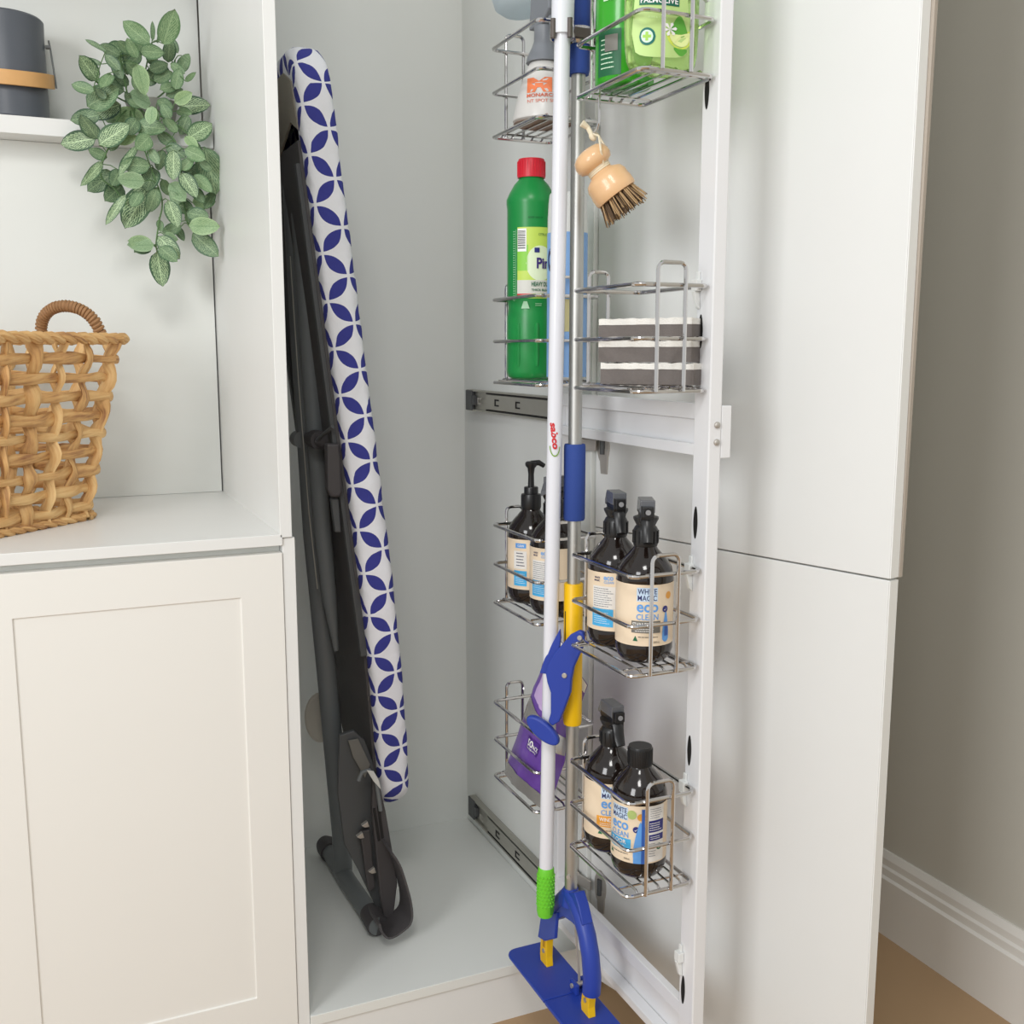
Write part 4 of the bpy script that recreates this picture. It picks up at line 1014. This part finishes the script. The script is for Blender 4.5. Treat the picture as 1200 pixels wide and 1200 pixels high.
T([at(340,300,1,yl-.03), at(350,450,1,yl-.03), at(362,600,1,yl-.03), at(372,690,1,yl-.03)], .0009, 'leg_highlight', M_STEEL, 6)  # thin bright line modelled in place of the highlight along the leg's left edge
T([far_c, Vector((.4385, 1.70, FL+.021)), near_c], .0155, 'foot_bar')
T([near_c + Vector((0, .045, .0003)), near_c + Vector((0, .004, 0)), near_c], [.0178, .0182, .0168], 'foot_cap', M_BLACKM)
T([far_c - Vector((0, .028, 0)), far_c, far_c + Vector((-.002, .012, 0))], [.019, .0195, .016], 'foot_cap', M_BLACKM)
# second leg: flat bar that ends in a bowed rubber foot
band = [(459,1002),(467,1014),(474,1034),(480,1056),(482,1074),(479,1084),(471,1091),(462,1097),(455,1098),(449,1092),(446,1082)]
B3 = [at(x, y, 1, 1.490) for x, y in band]; P3 = []
for i in range(len(B3)-1):
    p0, p1, p2, p3 = B3[max(i-1,0)], B3[i], B3[i+1], B3[min(i+2, len(B3)-1)]
    for k in range(4):
        s_ = k/4; P3.append(.5*((2*p1) + (p2-p0)*s_ + (2*p0-5*p1+4*p2-p3)*s_**2 + (-p0+3*p1-3*p2+p3)*s_**3))
P3.append(B3[-1])
for p in P3: p.z = max(p.z, FL+.0025)
mb = MB(); vs = []; 
for i, p in enumerate(P3):
    tt = (P3[min(i+1, len(P3)-1)] - P3[max(i-1, 0)]).normalized(); nn = Vector((tt.z, 0, -tt.x))
    for w_, dn in ((0,0),(.060,0),(.060,.0035),(0,.0035)): vs.append(L(p + Vector((0, w_, 0)) - nn*dn*-1*(-1)))
fs = []
for i in range(len(P3)-1):
    for k in range(4): fs.append((i*4+k, i*4+(k+1) % 4, (i+1)*4+(k+1) % 4, (i+1)*4+k))
fs += [(3,2,1,0), tuple((len(P3)-1)*4+k for k in range(4))]
mb.add(vs, fs); obj('rubber_foot', mb, M_BLACKM, ib, smooth=True, angle=60, label='bowed black rubber foot')
# pivots, release lever, lower mechanism
c_ = at(372, 515, 1, 1.60)
obj('pivot', MB().tube([L(c_ + Vector((0,-.016,0))), L(c_ + Vector((0,.03,0)))], .0145, 18).tube([L(c_ + Vector((0,-.020,0))), L(c_ + Vector((0,-.016,0)))], .009, 14), M_BLACKM, ib, smooth=True)
c_ = at(352, 515, 1, 1.66); obj('pivot', MB().tube([L(c_ + Vector((0,-.01,0))), L(c_ + Vector((0,.02,0)))], .013, 18), M_DGREY, ib, smooth=True)
def quad(pxs, y, th, nm, m_, bev=.002, **k):
    ps = [at(a_, b_, 1, y) for a_, b_ in pxs]
    for p in ps: p.z = max(p.z, FL+.002)
    return obj(nm, MB().prism([L(p) for p in ps], RBi @ Vector((0, th, 0))), m_, ib, bevel=bev, **k)
quad([(383,520),(399,520),(402,578),(398,583),(388,583),(384,574)], 1.52, .020, 'release_lever', M_BLACKM, .004, label='black release lever')
quad([(388,584),(397,584),(400,624),(393,624)], 1.53, .012, 'lever_arm', M_DGREY2)
T([at(372,516,1,1.57), at(380,508,1,1.54), at(390,500,1,1.52)], .003, 'release_spring', M_DGREY2, 8)
quad([(398,862),(415,856),(428,868),(437,893),(443,915),(452,955),(459,1000),(462,1030),(460,1072),(452,1078),(440,1062),(420,1020),(404,990),(396,930)], 1.575, .010, 'lower_bracket', M_DGREY2)
quad([(437,905),(443,912),(452,950),(461,1003),(466,1035),(460,1085),(452,1088),(446,1050),(441,1000),(436,950)], 1.545, .012, 'inner_leg', M_BLACKM)
for q_ in (((437,948),(440,947),(446,985),(443,986)), ((442,945),(445,944),(450,982),(447,983))): quad(list(q_), 1.5435, .002, 'leg_slot', M_DARK, 0)
quad([(408,868),(420,866),(434,896),(428,912),(414,888)], 1.568, .004, 'gusset', mat('warm_grey', (112, 110, 104), .6), .001, label='light grey gusset')
for p_ in ((429,967),(423,980),(437,1021)): quad([(p_[0]-5,p_[1]+1),(p_[0]+2,p_[1]-4),(p_[0]+4,p_[1]+2),(p_[0]-1,p_[1]+3)], 1.556, .008, 'bolt_head', M_NICKEL, .0005)
quad([(422,975),(434,972),(440,1040),(432,1046)], 1.562, .010, 'lock_bar', M_BLACKM)
T([at(420,915,1,1.54), at(424,905,1,1.54), at(432,902,1,1.54), at(441,915,1,1.54), at(446,950,1,1.54)], .0032, 'wire_loop', M_DGREY, 8)
quad([(430,903),(438,904),(444,914),(447,926),(438,916)], 1.535, .004, 'cover_tail', mat('white_fabric', (206, 206, 200), .9), .001, label='loose white end of the cover')
# beige rounded pad behind the legs
mb = MB(); P = []
for k in range(24):
    q = 2*math.pi*k/24; P.append(at(376+18*math.cos(q), 842+29*math.sin(q), 1, 1.80))
obj('end_pad', mb.prism([L(p) for p in P], RBi @ Vector((0, .012, 0))), mat('beige_pad', (214, 208, 196), .8), ib, bevel=.004, label='pale beige rounded pad')

# ================================================================== WOVEN BASKET
loc = (-.098, 1.632, .797)
wb = thing('woven_basket', 'open-weave tan basket on the bench', 'basket', loc, (0, 0, R(45)))
HB = .262
def half_at(z): return .112 + .040*(z/HB)       # half side length
def sq(z, n=72, rc=.026, off=0):
    h = half_at(z)+off; P = []
    seg = [((h-rc), -(h-rc), h-rc, -90)]
    for cx, cy, a0 in ((h-rc, -(h-rc), -90), (h-rc, h-rc, 0), (-(h-rc), h-rc, 90), (-(h-rc), -(h-rc), 180)):
        for k in range(5):
            a = R(a0 + 90*k/4); P.append(Vector((cx+rc*math.cos(a), cy+rc*math.sin(a), z)))
    # resample evenly
    D = [0]; m_ = len(P)
    for i in range(m_): D.append(D[-1] + (P[(i+1) % m_]-P[i]).length)
    out = []; i = 0
    for k in range(n):
        d = D[-1]*k/n
        while D[i+1] < d: i += 1
        out.append(P[i].lerp(P[(i+1) % m_], (d-D[i])/max(1e-9, D[i+1]-D[i])))
    return out
NST = 24; rn = random.Random(11)
nrow = 9; zrow = [.020 + (HB-.052)*i/(nrow-1) for i in range(nrow)]
for ri, z in enumerate(zrow):
    P = sq(z, NST*6); path = []; rad = []
    for k, p in enumerate(P):
        ph = k/6; o = math.cos(math.pi*(ph + ri)) * .0042
        d = Vector((p.x, p.y, 0)).normalized()
        path.append(p + d*o + Vector((0, 0, .0035*noise.noise(Vector((ph*.7, ri*5.1, 0))))))
        rad.append(.0061 + .0034*noise.noise(Vector((ph*.8, ri*3.3, 2))))
    obj('strand', MB().tube(path, rad, 8, True, flat=(1.1, .55), uv=True), M_WICK, wb, smooth=True, angle=70)
for k in range(NST):
    path = []; rad = []
    n = nrow*4+2
    for j in range(n+1):
        z = .004 + (HB-.012)*j/n; P = sq(z, NST); p = P[k]
        ph = (z-zrow[0])/(zrow[1]-zrow[0]); o = -math.cos(math.pi*(ph + k)) * .0046
        d = Vector((p.x, p.y, 0)).normalized(); tn = Vector((-d.y, d.x, 0))
        path.append(p + d*o + tn*(.0030*noise.noise(Vector((k*3.7, j*.16, 1)))))
        rad.append(.0072 + .0050*noise.noise(Vector((k*2.3, j*.30, 5))))
    obj('stake', MB().tube(path, rad, 8, flat=(.55, 1.15), uv=True), M_WICK, wb, smooth=True, angle=70)
def rope(path, r, coils, nm, m_, closed=True, parent=wb):
    """two strands twisted round a path"""
    P = [Vector(p) for p in path]; n = len(P)
    for s_ in range(2):
        Q = []
        for i in range(n):
            t_ = (P[(i+1) % n] - P[i-1]) if closed else (P[min(i+1, n-1)] - P[max(i-1, 0)]); t_.normalize()
            a_ = t_.cross(Vector((.3,.2,1))).normalized(); b_ = t_.cross(a_); q = 2*math.pi*coils*i/n + math.pi*s_
            Q.append(P[i] + (a_*math.cos(q) + b_*math.sin(q))*r*.5)
        obj(nm, MB().tube(Q, [r*.82*(1+.15*noise.noise(Vector((i*.3, s_*7., 3)))) for i in range(n)], 8, closed, uv=True), m_, parent, smooth=True)
rope(sq(HB-.004, 180, off=.004), .0068, 30, 'rim_strand', M_WICK)
rope(sq(.005, 150, off=.003), .0052, 24, 'base_strand', M_WICK)
obj('base', MB().box((-.105, -.105, .002), (.105, .105, .006)), M_WICK, wb, bevel=.001)
def handle(side):
    P = []
    for k in range(41):
        q = k/40; a = math.pi*q; P.append(Vector((side*(half_at(HB)-.002 - .010*math.sin(a)), (.056 if side > 0 else .056)*math.cos(a) - .050*side, HB - .008 + .052*math.sin(a)**.75)))
    MBh = MB().tube(P, .0050, 8); h_ = obj('handle', MBh, M_STRAWH, wb, smooth=True)
    mb = MB(); n = 30
    for i in range(n):
        q = (i+.5)/n*40; i0 = int(q); f_ = q-i0; p = P[i0].lerp(P[min(40, i0+1)], f_); t_ = (P[min(40, i0+1)]-P[i0]).normalized()
        a_ = t_.cross(Vector((1,0,0))).normalized(); b_ = t_.cross(a_); tl = R(18)
        ring = [p + (a_*math.cos(w_) + b_*math.sin(w_))*.0062 + t_*(.0022*math.sin(w_)) for w_ in [2*math.pi*x/10 for x in range(10)]]
        mb.tube(ring, .0030*(1+.2*noise.noise(Vector((i*1.7, side, 0)))), 6, True)
    obj('handle_wrap', mb, M_STRAWH, h_, smooth=True)
handle(1)
def handle_y(side):
    pass
handle(-1)

# ================================================================== GREY TIN WITH WOODEN HANDLE
loc = (-.023, 1.864, 1.386)
t = thing('storage_tin', 'slate grey tin pail with a wooden bail handle', 'tin', loc)
RT = .0605
obj('tin_body', MB().lathe([(.001,.003),(RT-.003,.003),(RT-.002,.0),(RT,.002),(RT,.006),(RT-.0008,.008),(RT-.002,.130),(RT-.0015,.150),(RT-.004,.153),(.001,.154)], 56), M_TIN, t, smooth=True, angle=35)
ha = -R(6); ux = Vector((math.cos(ha), math.sin(ha), 0)); 
P = []
for k in range(33):
    a = math.pi*k/32 - math.pi + ha; P.append(Vector((math.cos(a)*(RT+.0065), math.sin(a)*(RT+.0065), .0)))
mb = MB(); vs = []
for p in P:
    d = p.normalized(); zc = .066 - .013*abs(d.y)
    for dx, dz in ((-.0025,-.0105),(.0025,-.0105),(.0025,.0105),(-.0025,.0105)): vs.append(p + d*dx + Vector((0,0,zc+dz)))
fs = [(i*4+k, i*4+(k+1) % 4, (i+1)*4+(k+1) % 4, (i+1)*4+k) for i in range(32) for k in range(4)] + [(3,2,1,0), (128,129,130,131)]
mb.add(vs, fs); hd = obj('wooden_handle', mb, M_BAMB, t, smooth=True, angle=35, label='pale wooden band handle')
for s_ in (-1, 1):
    p = Vector((math.cos(ha), math.sin(ha), 0))*s_
    obj('bail_wire', MB().tube([p*(RT+.004)+Vector((0,0,.126)), p*(RT+.006)+Vector((0,0,.112)), p*(RT+.0085)+Vector((0,0,.085)), p*(RT+.011)+Vector((0,0,.056))], .0014, 8), M_DGREY, hd, smooth=True)
    obj('rivet', MB().tube([p*(RT-.001)+Vector((0,0,.116)), p*(RT+.0065)+Vector((0,0,.116))], .0032, 12), M_DGREY, t, smooth=True)

# ================================================================== TRAILING PLANT
loc = (.19, 1.868, 1.386)
pl = thing('trailing_plant', 'trailing green plant with veined leaves on the shelf', 'plant', loc)
obj('pot', MB().lathe([(.001,0),(.030,0),(.040,.045),(.042,.050),(.038,.050),(.036,.046),(.001,.046)], 28), mat('pot_grey', (150, 150, 142), .7), pl, smooth=True)
def leaf_mesh(w, curl, m_):
    mb = MB(); n = 9; k = 4; vs = []; uvq = []
    for i in range(n+1):
        v = i/n; hw = w*math.sin(math.pi*min(1, v**.9*.97+.03))**.62 if 0 < i < n else (.03*w if i == 0 else .004)
        for j in range(-k//2, k//2+1):
            u = j/(k/2); vs.append((u*hw, v, .10*abs(u)*w*1.6 - curl*v*v + .02*math.sin(v*9+j))); uvq.append((u, v))
    fs = []; uvs = []; q = k+1
    for i in range(n):
        for j in range(k):
            f_ = (i*q+j, i*q+j+1, (i+1)*q+j+1, (i+1)*q+j); fs.append(f_); uvs.append([uvq[x] for x in f_])
    mb.add(vs, fs, uvs)
    o = obj('leaf', mb, m_); me = o.data; bpy.data.objects.remove(o)
    me.polygons.foreach_set('use_smooth', [True]*len(me.polygons)); return me
LM = {}
for key, m_ in (('d', M_LEAFD), ('g', M_LEAFG), ('p', M_LEAFP)):
    LM[key] = {'b': leaf_mesh(.30, .10, m_), 't': leaf_mesh(.14, .18, m_), 'o': leaf_mesh(.35, .06, m_)}
# (base, tip) in quarter pixels of the photograph's corner, kind, shape
LV = """700 205 590 110 g b|765 205 815 65 g b|715 190 718 110 g t|495 240 412 185 g t|455 375 385 275 d b|440 430 345 395 g b|500 235 590 215 g b|480 300 380 275 g t
580 430 475 375 g b|410 500 540 420 g o|565 490 425 535 d b|655 240 760 245 g b|785 290 800 195 g b|640 300 680 430 p b|700 490 620 440 p o|715 500 705 575 p o|680 560 540 535 p b
465 540 345 560 g b|460 650 385 555 g b|450 650 300 670 d b|465 680 590 590 d b|500 740 425 705 g b|540 660 630 640 p b|480 760 405 850 d t|530 810 425 885 g b|640 690 560 790 d t|700 780 580 770 g b
675 850 565 840 p b|570 870 505 930 g b|590 915 500 1035 d t|720 790 690 880 g b|740 880 680 980 g b|690 880 595 1045 d b|735 885 700 985 g b|740 620 810 680 g b|815 705 810 830 d b|850 810 915 910 d b|880 650 985 585 d b
840 500 975 490 d b|820 480 890 440 p b|830 520 890 530 g b|760 700 745 790 g b|850 800 900 740 g b|870 640 920 690 p b|960 690 1015 890 g b|910 820 985 890 g b|900 950 1000 945 p b|820 950 895 985 g b
790 940 830 1050 d b|880 1000 965 1010 g b|885 1060 1015 1060 p b|905 1095 1010 1190 g b|850 1060 770 1085 g b|745 1030 755 1080 g b|715 1150 615 1130 p b|745 1110 830 1200 d b|770 1100 830 1120 p b
720 1150 612 1145 p b|735 1180 762 1325 d b|750 1160 820 1215 g b|700 1155 640 1175 g b
600 350 560 250 g b|620 330 600 220 g b|560 330 500 260 g b|700 330 780 300 g b|720 380 800 340 g b|650 430 640 340 g b|750 420 830 400 g b|840 340 880 260 g b|870 380 905 350 g t|780 450 850 420 g b
740 470 800 500 g b|600 470 660 500 g b|520 350 480 400 g b|640 270 600 190 g b|740 200 750 150 g t|790 180 830 240 g b|850 260 890 290 g t|760 560 820 600 g b|640 590 760 600 g b|590 550 500 560 g b|560 640 520 700 g b
620 250 560 200 g b|560 260 480 215 g b|700 260 640 190 g b|720 300 700 220 g b|600 400 540 340 g b|680 400 740 320 g b|780 380 760 300 g b|820 420 840 330 g b|640 500 590 440 g b|800 560 760 490 g b
830 620 780 560 g b|700 640 650 690 g b|780 680 860 730 g b|700 700 740 760 g b|830 760 890 800 g b|800 860 860 930 p b|760 840 790 910 g b|640 790 600 850 g b|560 800 530 860 g b|840 960 800 900 g b|960 770 900 830 g b
870 1000 930 1060 g b|960 980 1000 900 g b|940 720 890 660 g b|990 800 940 760 g b|860 900 800 870 d b|660 900 620 960 g b|540 700 500 660 g b|820 1060 860 1120 g b|600 300 660 260 g b|530 290 570 360 g b|660 360 600 300 g b
800 300 860 340 g b|740 520 690 560 g b|880 540 850 620 g b|500 460 450 420 g b|640 560 600 620 g b|870 700 950 740 g b|900 880 950 940 g b"""
rn = random.Random(3); nl = 0
leaf_base = []
for ent in LV.replace('\n', '|').split('|'):
    bx, by, tx, ty, kd, sh = ent.split(); bx, by, tx, ty = float(bx)/4, float(by)/4, float(tx)/4, float(ty)/4
    low = by > 150
    yb = (rn.uniform(1.735, 1.790) if low else rn.uniform(1.755, 1.850)) + (-.01 if kd in 'pd' else .008)
    if by > 270: yb = rn.uniform(1.74, 1.76)
    Pb = at(bx, by, 1, yb); Pt = at(tx, ty, 1, yb + rn.uniform(-.030, .012))
    if Pb.x > .262: Pb.x = .262
    lim = .268
    if Pt.x > lim: Pt.x = lim
    ln = (Pt-Pb).length; yax = (Pt-Pb).normalized()
    view = (Vector((0,0,CAMZ))-Pb).normalized()
    zax = (view + Vector((rn.uniform(-.45,.45), rn.uniform(-.2,.2), rn.uniform(-.1,.5)))); zax = (zax - yax*zax.dot(yax)).normalized(); xax = yax.cross(zax)
    o = bpy.data.objects.new('leaf', LM[kd][sh]); link(o); o.parent = pl
    m4 = Matrix(((xax.x, yax.x, zax.x, Pb.x-loc[0]), (xax.y, yax.y, zax.y, Pb.y-loc[1]), (xax.z, yax.z, zax.z, Pb.z-loc[2]), (0,0,0,1)))
    o.matrix_local = m4 @ Matrix.Diagonal((ln*1.12, ln*1.12, ln*1.12, 1)); nl += 1
    leaf_base.append(Pb)
# stems: each leaf base is tied back to one of the trailing vines
vines = [[(155,128,1.84),(150,150,1.79),(128,172,1.77),(118,205,1.765),(135,222,1.765),(148,240,1.765)],
         [(158,128,1.84),(162,150,1.785),(168,172,1.77),(178,200,1.765),(190,235,1.765),(186,262,1.76),(183,290,1.755),(190,300,1.755)],
         [(165,128,1.84),(185,150,1.79),(205,165,1.78),(212,200,1.775),(216,240,1.77),(220,262,1.765),(232,275,1.765)],
         [(170,128,1.84),(205,145,1.79),(222,160,1.78),(238,190,1.77),(240,215,1.77)],
         [(160,125,1.85),(130,110,1.82),(112,95,1.80)], [(165,125,1.85),(170,85,1.83),(178,50,1.82)], [(172,125,1.85),(200,100,1.83),(205,70,1.82)],
         [(155,125,1.85),(145,90,1.83),(140,62,1.82)], [(150,128,1.84),(130,150,1.79),(112,162,1.78)]]
VP = []
for v in vines:
    pts = [Vector((.19+rn.uniform(-.01,.01), 1.868+rn.uniform(-.01,.01), 1.42))] + [at(*p[:2], 1, p[2]) for p in v]
    for i in range(2, len(pts)): pass
    sm = []
    for i in range(len(pts)-1):
        p0, p1, p2, p3 = pts[max(i-1,0)], pts[i], pts[i+1], pts[min(i+2, len(pts)-1)]
        for k in range(5):
            s_ = k/5; sm.append(.5*((2*p1) + (p2-p0)*s_ + (2*p0-5*p1+4*p2-p3)*s_**2 + (-p0+3*p1-3*p2+p3)*s_**3))
    sm.append(pts[-1]); VP += sm
    obj('stem', MB(loc).tube(sm, .0013, 6), M_STEM, pl, smooth=True)
mb = MB(loc)
for p in leaf_base:
    q = min(VP, key=lambda v: (v-p).length)
    if .002 < (q-p).length < .09: mb.tube([q, (q+p)/2 + Vector((0,0,.003)), p], .0008, 5)
o_ = obj('twigs', mb, M_STEM, pl); o_['kind'] = 'stuff'
